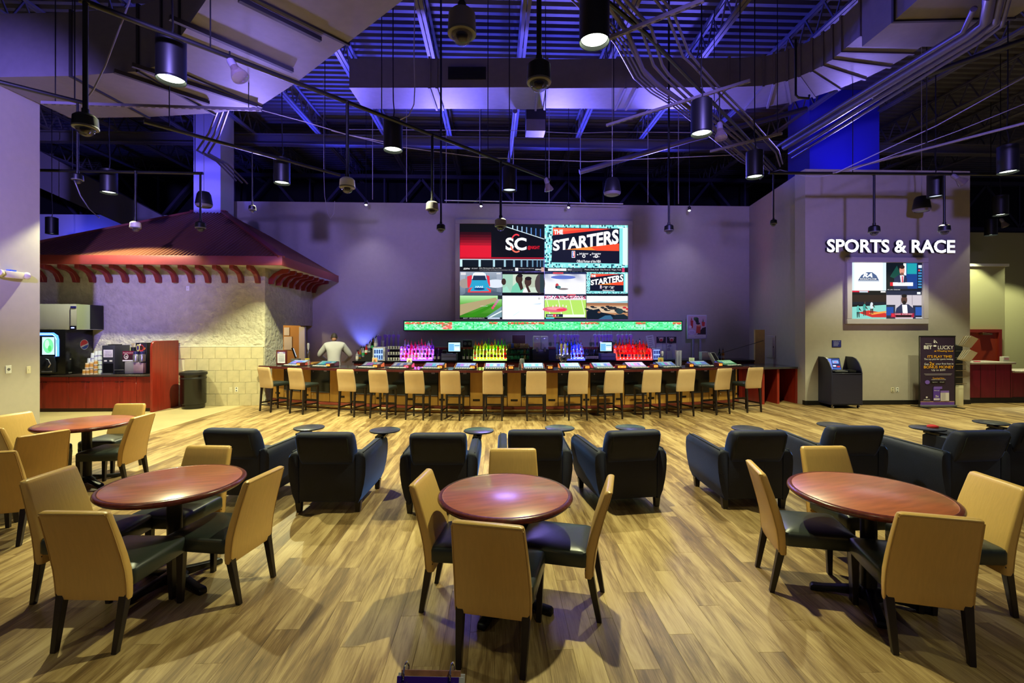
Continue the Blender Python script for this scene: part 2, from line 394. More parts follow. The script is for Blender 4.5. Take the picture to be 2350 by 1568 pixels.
# girders along x, a deep truss far behind the bar wall
g_ = MB(); g_.box(-24, 28, 19.3, 19.5, 8.05, 8.2).box(-24, 28, 19.3, 19.5, 6.1, 6.25)
k = -24
while k < 28:
    g_.bar((k, 19.4, 8.05), (k + 1.5, 19.4, 6.25), 0.08, 0.1).bar((k + 1.5, 19.4, 6.25), (k + 3, 19.4, 8.05), 0.08, 0.1).bar((k + 1.5, 19.4, 8.05), (k + 1.5, 19.4, 6.25), 0.06, 0.06); k += 3
g_.build('truss', mat('truss_paint', (58, 56, 84), 0.6), ceil, smooth=False)
for yy in (3.6, 15.5):
    g_ = MB(); g_.box(-24, 28, yy - .12, yy + .12, 7.85, 7.88).box(-24, 28, yy - .12, yy + .12, 8.15, 8.18).box(-24, 28, yy - .012, yy + .012, 7.85, 8.18)
    g_.build('girder', mat('joist_paint', (96, 94, 112), 0.6), ceil, smooth=False)
# far-left sloping bulkhead above the kiosk
bk = MB(); a, b = PY(100, 345, 15.5), PY(420, 520, 15.5)
bk.prism([(a.x - 5, a.z + 2.6), (b.x, b.z), (b.x - 0.2, b.z - 0.7), (a.x - 5, a.z + 1.0)], 'y', 15.4, 15.7)
struct(bk.build('trim_2', mat('bulkhead_paint', (120, 116, 134), 0.7), smooth=False))
# ---- kiosk building with hip roof
KY, KXR, EZ = 11.85, PY(608, 900, 11.85).x, 3.42
wk = struct(MB().box(-14, KXR, KY, KY + 0.25, 0, EZ).build('wall_kiosk', stucco, smooth=False))
yo = PX(650, 800, KXR).y
wk2 = MB(); wk2.box(KXR - 0.25, KXR, KY + 0.25, yo, 0, EZ); wk2.box(KXR - 0.25, KXR, yo, 14.9, PX(720, 748, KXR).z, EZ)
struct(wk2.build('wall_kiosk_side', stucco, smooth=False))
# tile wainscot, every tile its own piece
tx0, tx1, tz1 = PY(400, 900, KY).x, KXR - 0.03, 1.45
tw, tr = 0.292, 0.29
gm = MB().box(tx0, tx1, KY - 0.008, KY, 0, tz1).build('grout_bed', grout, wk, smooth=False)
tm_full = MB().box(0.003, tw - 0.003, -0.016, 0, 0.003, tr - 0.003).mesh('tile', stone, bevel=0.003, seg=1)
tm_half = MB().box(0.003, tw / 2 - 0.003, -0.016, 0, 0.003, tr - 0.003).mesh('tile', stone, bevel=0.003, seg=1)
for r in range(5):
    x = tx1 - (tw / 2 if r % 2 else 0)
    if r % 2: o = link('tile', tm_half, wk); o.location = (tx1 - tw / 2, KY - 0.006, r * tr)
    while x - tw > tx0 - 0.02:
        x -= tw; o = link('tile', tm_full, wk); o.location = (x, KY - 0.006, r * tr)
MB().box(tx0, tx1 + 0.02, KY - 0.026, KY, tz1, tz1 + 0.012).build('tile_trim', mat('tile_trim_m', (220, 214, 196), 0.4), wk, smooth=False)
# roof geometry
RXE, RYE, RZ, PKX, RIDL, PKY = -4.9, 11.0, 3.52, -7.9, -8.7, 14.0
PKZ = P(502, 488, LD(0, 0).y + 0).z if False else CAM.z + (CY - 488) / FPX * Vector((PKX, PKY, 0)).dot(FW)
RXL = RIDL - (PKY - RYE)
roof = struct(MB().box(RXL, RXE, RYE + .02, 14.88, RZ - 0.12, RZ - 0.1).build('roof_soffit', concrete_w, smooth=False))
rf = MB(); prev = None; x = RXL; k = 0
def corr(k): return (0, 0.04, 0.04, 0)[k % 4]
rows = []
while x <= RXE + 1e-6:
    t = min(1.0, (RXE - x) / (RXE - PKX), (x - RXL) / (RIDL - RXL)); t = max(0, t)
    h = corr(k)
    rows.append(((x, RYE, RZ + h), (x, RYE + (PKY - RYE) * t, RZ + (PKZ - RZ) * t + h))); x += 0.0235; k += 1
for a, b in zip(rows, rows[1:]): rf.face([a[0], b[0], b[1], a[1]])
rf.build('roof_slope', copper, roof, smooth=False)
rf = MB(); rows = []; y = RYE; k = 0
while y <= 17.0:
    t = max(0, min(1.0, (y - RYE) / (PKY - RYE), (17.0 - y) / (17.0 - PKY))); h = corr(k)
    rows.append(((RXE, y, RZ + h), (RXE + (PKX - RXE) * t, y, RZ + (PKZ - RZ) * t + h))); y += 0.0235; k += 1
for a, b in zip(rows, rows[1:]):
    if b[0][1] <= 14.88: rf.face([a[0], b[0], b[1], a[1]])
rf.build('roof_slope', copper, roof, smooth=False)
MB().bar((RXE, RYE, RZ + 0.03), (PKX, PKY, PKZ + 0.03), 0.16, 0.05).build('hip_cap', mat('roof_cap', (124, 52, 50), 0.45), roof)
MB().bar((RXL, RYE, RZ + 0.03), (RIDL, PKY, PKZ + 0.03), 0.16, 0.05).build('hip_cap', MATS['roof_cap'], roof)
MB().bar((RIDL - .1, PKY, PKZ + 0.02), (PKX + .1, PKY, PKZ + 0.02), 0.16, 0.06).build('ridge_cap', MATS['roof_cap'], roof)
MB().box(RXL, RXE + 0.03, RYE - 0.03, RYE + 0.02, RZ - 0.17, RZ + 0.04).build('fascia_board', fascia, roof, bevel=0.006)
MB().box(RXE - 0.02, RXE + 0.03, RYE + 0.02, 14.88, RZ - 0.17, RZ + 0.04).build('fascia_board', fascia, roof, bevel=0.006)
# brackets: S-shaped corbels between soffit and wall
def bracket_poly():
    zt = RZ - 0.12; zb = 3.02
    out = [(0, zb), (-0.10, zb), (-0.13, zb + 0.10), (-0.19, zb + 0.20), (-0.30, zb + 0.255), (-0.46, zb + 0.275), (-0.50, zb + 0.30), (-0.50, zt)]
    return out + [(-0.34, zt), (-0.24, zt - 0.055), (-0.12, zt - 0.12), (-0.05, zt - 0.20), (0, zt - 0.26)]
bp = bracket_poly()
bme = MB().prism(bp, 'x', -0.05, 0.05).mesh('bracket', bracket_m, bevel=0.006, seg=1, ang=25)
for k in range(-2, 14):
    px = 137 + 37.9 * k
    X = PY(px, 632, KY - 0.05).x
    if X < KXR - 0.02 and px > 90: o = link('bracket', bme, roof); o.location = (X, KY, 0)
for k in range(8):
    o = link('bracket', bme, roof); o.location = (KXR, KY + 0.22 + k * 0.40, 0); o.rotation_euler = (0, 0, PI / 2)
# shaft rising from the roof ridge, and the blue-lit shaft above the sports wall
struct(MB().box(RIDL + 0.02, PKX - 0.02, PKY - 0.1, PKY + 0.6, 5.0, 8.79).build('column_roof', bluewall, smooth=False))
a, b = PY(1858, 380, 13.2), PY(2018, 380, 13.2)
struct(MB().box(a.x, b.x, 13.2, 14.2, 5.0, 8.79).build('column_blue', mat('blue_lit_base', (60, 60, 190), 0.8), smooth=False))  # blue of the wash light put into the shaft's base colour
# kiosk opening: tan room inside with white door trim
struct(MB().box(-9, KXR - 0.25, 14.6, 14.9, 0, 3.3).box(-9, KXR - .3, 12.0, 14.6, 2.6, 2.65).build('wall_kiosk_inner', mat('tan_room_wall', (198, 150, 84), 0.8), smooth=False))
f0 = PY(690, 800, 14.55).x
struct(MB().box(f0 - 0.03, f0 + 0.14, 14.5, 14.6, 0, PY(700, 750, 14.5).z).build('trim_3', white, smooth=False))
lamp('POINT', 'kitchen_light', (-7.0, 13.2, 2.4), None, 60, (1, .85, .55), shadow_soft_size=0.1)
# column of pale maple at the bar's right end
a, b = PY(1733, 757, 13.2), PY(1755, 860, 13.2)
struct(MB().box(a.x, b.x, 13.2, 13.26, 0, a.z).build('trim_4', mat('pale_maple', (212, 178, 112), 0.5, vary=0.06), smooth=False))
# ================================================================== CEILING SERVICES
def sweep(name, label, path, wid, z0, z1, m, parent=None, flange=0.0, every=1.3):
    """rectangular duct along (lat, d) points"""
    pts = [LD(a, b) for a, b in path]; rings = []; frames = []
    for i, p in enumerate(pts):
        t = (pts[min(i + 1, len(pts) - 1)] - pts[max(i - 1, 0)]).normalized(); u = t.cross(UP)
        ww = wid[i] if isinstance(wid, (list, tuple)) else wid
        a0 = z0[i] if isinstance(z0, (list, tuple)) else z0; a1 = z1[i] if isinstance(z1, (list, tuple)) else z1
        rings.append([p - u * ww / 2 + UP * a0, p + u * ww / 2 + UP * a0, p + u * ww / 2 + UP * a1, p - u * ww / 2 + UP * a1]); frames.append((p, t, u, ww, a0, a1))
    o = MB().loft(rings).build(name, m, parent, ang=30)
    if parent is None: tag(o, label, 'duct')
    for (p, t, u, ww, a0, a1) in frames[1:-1:1]:
        e = 0.03; fb = MB()
        for q in (-0.025, 0.025):
            pass
        r1 = [[p + t * q - u * (ww / 2 + e) + UP * (a0 - e), p + t * q + u * (ww / 2 + e) + UP * (a0 - e), p + t * q + u * (ww / 2 + e) + UP * (a1 + e), p + t * q - u * (ww / 2 + e) + UP * (a1 + e)] for q in (-0.022, 0.022)]
        if flange: fb.loft(r1).build('flange', flange, o)
    return o
dark_fl = mat('duct_flange', (46, 44, 52), 0.6)
pale_fl = mat('duct_flange_pale', (112, 106, 120), 0.6)
arc = [(5.55 + 1.3 * sin(t), 11.75 - 1.3 * cos(t) ) for t in []]
pth = [(-3.45, 10.45), (-1.75, 10.45), (-1.6, 10.45), (0.55, 10.45), (0.75, 10.45), (2.4, 10.45), (2.65, 10.45), (4.6, 10.45)]
wd = [0.95, 0.95, 0.95, 1.0, 0.9, 0.95, 0.95, 1.0]
for k in range(1, 9):
    t = k / 8 * PI / 2; pth.append((5.0 + 1.75 * sin(t), 8.7 + 1.75 * cos(t))); wd.append(1.0 + 0.35 * k / 8)
pth += [(6.75, 8.2), (6.75, 7.9)]; wd += [1.35, 1.35]
main_duct = sweep('air_duct', 'long rectangular duct crossing above the bar and curving forward at its end', pth, wd, 7.0, 7.62, galv, flange=pale_fl)
sweep('air_duct', 'wide ribbed duct hanging at the upper right corner', [(6.75, 7.9), (6.75, 7.2), (6.7, 6.5), (6.65, 5.6), (6.6, 4.0)], 1.75, 6.62, 7.6, galv, flange=dark_fl)
# grille on the main duct
gx = LD((1072 - CX) / FPX * 9.97, 9.965, 7.3)
gr = MB(); gr.box(-.4, .4, -.02, 0, -.13, .13)
for k in range(9): gr.box(-.38, .38, -.03, -.02, -.12 + k * .028, -.108 + k * .028)
g = gr.build('grille', mat('grille_black', (18, 18, 24), 0.6), main_duct); g.location = gx; g.rotation_euler = (0, 0, -TH)
hb = thing('vent_box', 'small dark vent box hanging below the long duct', 'vent', P(1228, 308, 11.6))
MB().box(-.23, .23, -.2, .2, 0, .28).build('body', galv, hb); MB().box(-.23, .23, -.2, .2, .28, .75).build('drop', ceilblack, hb)
# big diagonal duct at the upper left
big = [(-0.4, 4.0), (-1.7, 5.15), (-2.95, 6.25), (-4.2, 7.35), (-5.1, 8.1), (-5.9, 8.35), (-7.2, 8.5), (-8.74, 8.55)]
bigduct = sweep('air_duct', 'huge ribbed duct running diagonally at the upper left', big, [1.65] * 4 + [1.6, 1.5, 1.5, 1.5], 6.05, 7.1, galv, flange=dark_fl)
for (u0, v0, u1, v1) in ((303, 149, 590, 243), (389, 40, 672, 163), (548, -2, 736, 91), (262, 163, 480, 236)):
    MB().bar(PZ(u0, v0, 6.01), PZ(u1, v1, 6.01), 0.06, 0.06).build('strut', dark_fl, bigduct)
# pipes that carry the lamps and cameras (z about 5.1)
ZP = 5.12
def pipe(label, pts, r=0.03, name='support_pipe', m=None, hang=()):
    t = thing(name, label, 'pipe', (0, 0, 0))
    MB().tube(pts, r, 10).build('tube', m or blackmet, t)
    for h in hang: MB().tube([h, (h[0], h[1], cz)], 0.008, 6).build('hanger_rod', blackmet, t)
    return t
def along(a, b, f): return a + (b - a) * f
a, b = PZ(180, -2, ZP), PZ(1262, 413, ZP)
pipe('long black pipe carrying lamps and domes diagonally across the hall', [a, b], hang=[along(a, b, f) for f in (.15, .45, .75, .98)])
a, b = PZ(-10, 186, ZP), PZ(190, 236, ZP)
pipe('black pipe coming past the left pillar', [a, b], hang=[along(a, b, .9)])
a, b = PZ(330, 279, ZP), PZ(780, 402, ZP)
pipe('black pipe running above the kiosk roof eave', [a, b], hang=[along(a, b, f) for f in (.1, .9)])
a, b = PZ(90, 391, ZP), PZ(466, 398, ZP)
pipe('level black pipe in front of the kiosk roof', [a, b], hang=[along(a, b, f) for f in (.2, .95)])
a, b = PZ(1765, 397, ZP), PZ(2400, 401, ZP)
pipe('level black pipe in front of the lit lettering wall', [a, b], hang=[along(a, b, f) for f in (.3, .6)])
a, b = PZ(1912, 397, ZP), PZ(2420, 265, ZP)
pipe('slanting pale rail at the far right', [a, b], 0.022, m=galv, hang=[along(a, b, .5)])
def strut_chan(label, p0, p1):
    t = thing('strut_channel', label, 'strut', (0, 0, 0))
    MB().bar(p0, p1, 0.045, 0.045).build('channel', galv, t)
    n = int((p1 - p0).length / 0.12); s = MB()
    for k in range(n):
        c = along(p0, p1, (k + .5) / n); dv = (p1 - p0).normalized() * 0.03
        s.bar(c - dv - UP * .0235, c + dv - UP * .0235, 0.015, 0.004)
    q = s.build('slots', dark_fl, t, smooth=False); q['kind'] = 'stuff'
    for f in (0.06, 0.94):
        h = along(p0, p1, f); MB().tube([h, (h.x, h.y, cz)], 0.008, 6).build('hanger_rod', blackmet, t)
ZS = 5.75
strut_chan('slotted strut under the conduits, nearest of three', PZ(1398, 88, ZS), PZ(1615, 0, ZS))
strut_chan('slotted strut under the conduits, middle of three', PZ(1392, 288, ZS), PZ(1722, 185, ZS))
strut_chan('slotted strut under the conduits, farthest of three', PZ(1630, 348, ZS), PZ(1795, 306, ZS))
strut_chan('slotted strut crossing below the big left duct', PZ(96, 236, 5.6), PZ(600, 252, 5.6))
# conduits: polylines seen from below, hung just above the struts
cond = mat('grey_conduit', (104, 98, 118), 0.4, 0.5)
CN = [('thin conduit of the fan, outermost on the left', 0.012, [(1300, -12), (1398, 84), (1413, 103), (1455, 180), (1492, 212), (1545, 244), (1700, 372), (1740, 390)]),
      ('thin conduit of the fan, second from outside', 0.012, [(1314, -12), (1408, 84), (1423, 103), (1463, 178), (1500, 210), (1552, 242), (1706, 370), (1746, 390)]),
      ('thin conduit of the fan, third from outside', 0.012, [(1328, -12), (1418, 84), (1433, 103), (1471, 175), (1508, 208), (1559, 240), (1712, 368), (1752, 390)]),
      ('thin conduit of the fan, fourth from outside', 0.012, [(1342, -12), (1428, 84), (1443, 103), (1479, 172), (1514, 206), (1566, 238), (1718, 366), (1758, 390)]),
      ('thick conduit bending down in the middle of the fan', 0.034, [(1380, -12), (1440, 75), (1475, 160), (1505, 190), (1560, 230), (1660, 310), (1720, 375), (1745, 410)]),
      ('medium conduit beside the thick one', 0.022, [(1405, -12), (1468, 55), (1500, 150), (1525, 178), (1590, 240), (1690, 320), (1765, 392)]),
      ('medium conduit, inner neighbour of the thick one', 0.022, [(1425, -12), (1495, 65), (1520, 150), (1535, 172), (1600, 232), (1700, 316), (1772, 390)]),
      ('straight black cable tray through the fan', 0.030, [(1395, 5), (1480, 75), (1600, 200), (1690, 290), (1780, 388)]),
      ('right pair of conduits, outer tube', 0.018, [(1495, -12), (1532, 35), (1568, 130), (1590, 150), (1640, 205), (1715, 280), (1780, 350), (1790, 382)]),
      ('right pair of conduits, inner tube', 0.018, [(1512, -12), (1545, 28), (1580, 120), (1602, 146), (1650, 200), (1722, 272), (1786, 344), (1796, 376)])]
for lb, r, pp in CN:
    o = MB().tube([PZ(u, v, ZS + 0.06 + (0.03 if r > .02 else 0)) for u, v in pp], r, 8).build('conduit', cond if 'black' not in lb else blackmet)
    tag(o, lb, 'conduit', 'conduits fanning over the bar')
RN = [('thickest pipe of the bundle beside the right duct', 0.075, [(2272, -12), (2262, 48), (2225, 78), (1963, 238), (1800, 338)]),
      ('second pipe of the bundle beside the right duct', 0.045, [(2298, -12), (2285, 52), (2243, 86), (1975, 250), (1812, 352)]),
      ('third pipe of the bundle beside the right duct', 0.03, [(2318, -12), (2300, 58), (2252, 94), (1982, 260), (1818, 362)]),
      ('pale pipe above the bundle at the right duct', 0.04, [(2235, 20), (2210, 72), (1945, 234), (1785, 335)])]
for lb, r, pp in RN:
    tag(MB().tube([PZ(u, v, 6.3) for u, v in pp], r, 10).build('conduit', cond), lb, 'conduit', 'pipe bundle at the right duct')
tag(MB().tube([PZ(2400, 75, 6.6), PZ(2160, 160, 6.6), PZ(2000, 222, 6.6)], 0.05, 10).build('conduit', blackmet), 'dark pipe rising toward the right edge under the roof deck', 'conduit')
tag(MB().tube([PZ(1182, 255, 7.3), PZ(1172, 345, 7.3), PZ(1166, 376, 7.3)], 0.06, 10).build('conduit', galv), 'violet-lit vertical-looking pipe beside the hanging vent box', 'conduit')
tag(MB().tube([PY(1330, 395, 12.6), PY(1580, 322, 12.6), PY(1850, 250, 12.6)], 0.07, 10).build('conduit', cond), 'blue-lit pipe slanting up behind the small cone lamps', 'conduit')
for k, (u, v0, v1, u2, v2) in enumerate(((480, 235, 305, 452, 345), (492, 235, 308, 466, 350), (503, 235, 312, 478, 352))):
    tag(MB().tube([P(u + 28, 232, 9.5), P(u, v1, 10.5), P(u2, v2, 11), P(u2 + 45, v2 + 25, 11.6), P(u2 + 90, v2 + 70, 12.2)], 0.022, 8).build('conduit', cond), ('leftmost', 'middle', 'rightmost')[k] + ' of three bent conduits by the blue roof shaft', 'conduit')
# J-shaped dark drop pipe and thin cables
tag(MB().tube([P(1826, 90, 9.0), P(1826, 218, 9.0), P(1832, 224, 9.0), P(1856, 226, 9.0), P(1857, 218, 9.0)], 0.022, 8).build('drop_pipe', blackmet), 'dark J-shaped drop pipe in front of the curved duct', 'pipe')
cable_m = mat('pale_cable', (170, 166, 180), 0.6)
CB = [('thin cable sagging across in front of the truss', .008, 11.0, [(760, 300), (900, 335), (1100, 361), (1350, 371), (1500, 364), (1700, 355)]),
      ('thin level wire behind the vent box', .007, 12.2, [(800, 297), (1200, 300), (1320, 306), (1400, 303), (1560, 304), (1640, 306)]),
      ('bright taut wire slanting at the far right', .009, 8.5, [(2360, 172), (2150, 288), (1918, 397)]),
      ('second taut wire slanting at the far right', .007, 8.5, [(2360, 235), (2200, 300), (1950, 392)]),
      ('pale cord looping from the left lamp pipe', .008, 5.0, [(298, 0), (282, 45), (255, 115), (242, 150), (215, 205), (204, 220)]),
      ('white cord dangling left of the kiosk roof', .007, 6.7, [(178, 388), (170, 412), (185, 450), (205, 480), (228, 500)]),
      ('cord looping from the ceiling to the centre lamp', .009, 7.2, [(952, -8), (950, 120), (952, 200), (950, 240), (938, 265), (918, 275)]),
      ('cable drooping by the lettering wall', .009, 9.78, [(1766, 397), (1790, 390), (1850, 405), (1880, 406), (1922, 398)]),
      ('cable ending in a loop left of the video wall', .006, 13.0, [(742, 165), (743, 395), (745, 450), (752, 490), (758, 502), (766, 490), (768, 462)]),
      ('wire running from the strut to the ceiling lamp row', .007, 8.0, [(600, 253), (700, 280), (800, 310), (880, 325)])]
for lb, r, d, pp in CB: tag(MB().tube([P(u, v, d) for u, v in pp], r, 6).build('cable', cable_m), lb, 'cable')
# thin rods hanging to the rail above the bar wall
rods = [(855, 270, 455), (933, 280, 460), (1024, 285, 462), (1101, 250, 463), (1178, 330, 460), (1260, 260, 460), (1332, 300, 463), (1487, 280, 462), (1557, 275, 465)]
tr_ = thing('wall_rail', 'thin white rail with small spots along the top of the bar wall', 'rail', (0, 0, 0))
MB().tube([PY(1020, 460, 14.3), PY(1430, 468, 14.3)], 0.015, 6).build('tube', white, tr_)
for k, (u, v0, v1) in enumerate(rods): MB().tube([PY(u, v1 + 3, 14.3), Vector((PY(u, v1, 14.3).x, 14.3, cz))], 0.011, 6).build('hanger_rod', cable_m, tr_)
for k, (u, v) in enumerate(((840, 470), (1104, 473), (1305, 476), (1582, 483))):
    p = PY(u, v, 14.25); t = thing('spot_light', ('first', 'second', 'third', 'fourth')[k] + ' tiny bright spotlight from the left above the bar wall', 'spotlight', p)
    MB().lathe([(.03, 0), (.045, .02), (.045, .10), (.012, .13)], 10).tube([(0, 0, .12), (0, 0, cz - p.z)], .008, 6).build('housing', blackmet, t)
    MB().lathe([(.001, -.03), (.034, -.012), (.032, .004)], 10).build('bulb', mat('spot_bulb', (240, 245, 255), 0.3, emit=60), t)
    lamp('SPOT', 'bar_spot', p - UP * .05, (p.x, 13.2, 0.9), 95, (.75, .7, 1), spot_size=R_(110), spot_blend=.9, shadow_soft_size=.04)
# ---- cylinder pendants
cyl_p = thing('pendant_lamp', 'x', 'lamp', (0, 0, 0), 0, 'black cylinder pendant lamps')
MB().lathe([(.147, .0), (.15, .01), (.15, .48), (.10, .50), (.0, .50)], 32, caps=False).lathe([(.13, .06), (.147, .0)], 32, caps=False).build('shade', blackmet, cyl_p)
MB().lathe([(.0, .035), (.132, .035)], 28, caps=False).build('lens', lens_m, cyl_p)
MB().lathe([(.15, -.004), (.153, .012), (.15, .02)], 32, caps=False).build('rim', iron, cyl_p)
MB().tube([(0, 0, .49), (0.02, 0, .62), (0.0, 0.02, .8), (0, 0, 1.2), (0, 0, cz - 4.75)], .010, 6).build('cord', blackmet, cyl_p)
PEND = [(393, 185, 'big lamp by the left diagonal duct', 1), (1364, 97, 'big bright lamp at the top centre', 1), (902, 345, 'lamp left of centre on the long pipe', 1), (1610, 308, 'lamp hanging in the conduit fan', 1),
        (1732, 407, 'lamp at the end of the conduit fan', 1), (647, 421, 'lamp above the kiosk roof corner', 1), (250, 443, 'lamp in front of the kiosk roof', 1), (1169, 438, 'dim lamp at the centre above the video wall', 0),
        (2147, 452, 'dim lamp above the lit lettering', 0), (2313, 396, 'lamp at the far right edge', 1), (119, 537, 'small dark lamp beyond the left pillar', 0), (2274, 540, 'small lamp before the olive alcove wall', 1), (2296, 494, 'smallest lamp above the alcove', 1)]
first = True
def pend_light(p, e=560, ang=96):
    lamp('SPOT', 'pendant_light', p + UP * .02, p - UP * 3, e * .62, WARM, spot_size=R_(ang), spot_blend=.28, shadow_soft_size=.05)
EN = {(1364, 97): 1500, (393, 185): 1200, (1610, 308): 1400, (902, 345): 1150, (2313, 396): 1100, (250, 443): 1900, (647, 421): 3300, (1732, 407): 1500}
for u, v, lb, on in PEND:
    p = PZ(u, v, 4.75)
    if first: t = cyl_p; t.location = p; t['label'] = 'black cylinder pendant, ' + lb; first = False
    else: t = clone(cyl_p, p, 0, 'black cylinder pendant, ' + lb)
    if not on:
        for ch in t.children:
            if ch.name.startswith('lens'): ch.data = ch.data.copy(); ch.data.materials[0] = lens_dim
    pend_light(p, EN.get((u, v), 850) if on else 1000, 110 if u in (250, 647) else 96)
for kk, (la, d) in enumerate(((-4.2, 1.0), (0.9, 0.2), (4.6, 1.6), (8.4, 4.0), (-9.5, 4.5), (12.5, 7.5), (17.4, 15.0))):     # extra pendants added out of view as fill light
    p = LD(la, d, 4.75); clone(cyl_p, p, 0, ('first', 'second', 'third', 'fourth', 'fifth', 'sixth', 'seventh')[kk] + ' black cylinder pendant added outside the picture as fill light'); pend_light(p, 190 if d < 2 else 450 if d < 14 else 1300, 96 if d < 14 else 124)
# ---- dome cameras on poles
DOMES = [(196, 313, 2, 65, 'large dome camera on a long pole at the upper left', blackmet), (1060, 103, -40, 64, 'largest violet dome camera at the top centre', galv), (1237, 211, -40, 55, 'black dome camera in front of the long duct', blackmet),
         (797, 444, 234.6, 36, 'white dome camera on the long pipe', white), (992, 493, 309.4, 29, 'grey dome camera hanging over the bar wall', galv), (1012, 535, 250, 20, 'small dark dome camera left of the video wall', blackmet),
         (1149, 530, 369.6, 27, 'dome camera hanging in front of the video wall', galv), (1535, 538, 255, 22, 'dark dome camera right of the video wall', blackmet), (1775, 520, 397, 17, 'tiny dome camera before the side wall', blackmet),
         (2006, 542, 400, 29, 'dome camera above the letters S and P', blackmet), (2167, 540, 400, 31, 'dome camera above the last letters', blackmet), (178, 422, 233, 30, 'dome camera beside the left pillar', blackmet),
         (311, 532, 394, 28, 'dome camera in front of the roof, left one', cream), (460, 532, 397, 26, 'dome camera in front of the roof, right one', blackmet), (579, 488, 347, 18, 'tiny dome camera at the roof peak', blackmet)]
for u, v, vt, wpx, lb, bm_ in DOMES:
    d = (ZP - HC) * FPX / (CY - vt) if (vt > 0 and vt not in (250, 255)) else (3.80 - HC) * FPX / (CY - v); p = P(u, v, d); zb = p.z; st_ = math.sqrt(1 + ((u - CX) / FPX) ** 2)
    D = wpx * d / FPX / st_; s = D / 2
    t = thing('dome_camera', lb, 'camera', p, 0, 'ceiling dome cameras')
    tall = 1.45 if wpx > 50 and u > 900 else 1.0
    MB().lathe([(.78 * s, .74 * s), (1.0 * s, .80 * s), (1.02 * s, .95 * s), (.96 * s, (.9 + .9 * tall) * s), (.7 * s, (1.15 + .9 * tall) * s), (.2 * s, (1.25 + .9 * tall) * s)], 24).build('housing', bm_, t)
    MB().lathe([(.02 * s, 0), (.22 * s, .03 * s), (.42 * s, .12 * s), (.58 * s, .27 * s), (.70 * s, .48 * s), (.74 * s, .66 * s), (.75 * s, .8 * s)], 20, caps=False).build('dome', dome_m, t)
    MB().lathe([(.06 * s, .30 * s), (.3 * s, .34 * s), (.4 * s, .55 * s), (.45 * s, .8 * s)], 14).build('camera_eye', blackgloss, t)
    MB().lathe([(.80 * s, .70 * s), (1.02 * s, .74 * s), (1.05 * s, .84 * s), (1.03 * s, .9 * s)], 24, caps=False).build('trim_ring', greyplastic, t)
    ztop = cz if vt in (250, 255, -40) else ZP
    MB().tube([(0, 0, 1.9 * s), (0, 0, ztop - zb)], min(.035, .22 * s), 10).lathe([(.3 * s, (1.2 + .9 * tall) * s), (.3 * s, (1.7 + .9 * tall) * s)], 12).build('pole', blackmet, t)
    MB().lathe([(.35 * s, ztop - zb - .02), (.35 * s, ztop - zb + .01)], 12).build('mount_plate', blackmet, t)
# ---- hanging speakers
def speaker(u, v, wpx, D, lb, top):
    st_ = math.sqrt(1 + ((u - CX) / FPX) ** 2); d = D * FPX * st_ / wpx; p = P(u, v, d); s = D / 2
    t = thing('pendant_speaker', lb, 'speaker', p, 0, 'black pendant speakers')
    MB().lathe([(.80 * s, .02), (.95 * s, .06), (1.0 * s, .16 * s + .06), (.93 * s, 1.0 * s), (.8 * s, 1.75 * s), (.62 * s, 2.05 * s), (.2 * s, 2.15 * s)], 24).build('body', blackmatte, t)
    MB().lathe([(.0, .0), (.5 * s, .005), (.82 * s, .03)], 24, caps=False).build('grille', greyplastic, t)
    MB().lathe([(.82 * s, .015), (.97 * s, .05), (.97 * s, .075)], 24, caps=False).build('trim_ring', galv, t)
    MB().tube([(0, 0, 2.1 * s), (0, 0, top - p.z)], .006, 6).build('cable', cable_m, t)
speaker(1405, 450, 40, .36, 'black pendant speaker above the video wall', cz)
speaker(2115, 487, 46, .36, 'black pendant speaker above the lit lettering', cz)
speaker(468, 477, 42, .36, 'black pendant speaker in front of the blue roof shaft', cz)
speaker(-4, 180, 40, .36, 'black pendant speaker cut off by the left edge', cz)
# ---- clip-on flood lamps (violet)
par_m = mat('amber_par_glass', (120, 104, 104), 0.06, spec=1.0, alpha=0.6)
def par(u, v, d, aim, lb, e, sz=.10, top=ZP):
    p = P(u, v, d); t = thing('flood_lamp', lb, 'lamp', p, 0, 'bare flood lamps')
    q = (Vector(aim)).normalized(); M = Matrix.Translation(Vector((0, 0, 0))) @ q.to_track_quat('-Z', 'Y').to_matrix().to_4x4()
    b = MB(); b.M = M; b.lathe([(sz, -.12), (sz * .95, -.09), (sz * .55, .0), (sz * .42, .05)], 18, caps=False); b.lathe([(sz * .98, -.12), (sz * .6, -.135), (.001, -.14)], 18, caps=False); b.build('bulb', par_m, t)
    b = MB(); b.M = M; b.lathe([(sz * .46, .04), (sz * .46, .13), (sz * .3, .16)], 14); b.build('socket', galv, t)
    k = M @ Vector((0, 0, .15)); MB().tube([k, k + Vector((0, 0, .06)), Vector((k.x, k.y, max(k.z + .1, top - p.z)))], .010, 6).build('bracket', blackmet, t)
par(541, 160, 5.62, (.5, -.1, -.8), 'bare flood lamp on the long pipe, upper left', 0)
par(1257, 425, 10.1, (.3, .2, -.9), 'bare flood lamp at the end of the long pipe', 0)
par(1653, 302, 7.6, (0, -.2, -1), 'amber flood lamp beside the conduit fan lamp', 0, top=5.78)
par(2200, 412, 9.75, (.6, -.2, -.6), 'bare flood lamp right of the lettering wall', 0)
par(2303, 512, 14.0, (.3, -.2, -.8), 'small flood lamp before the alcove', 0, .1, cz)
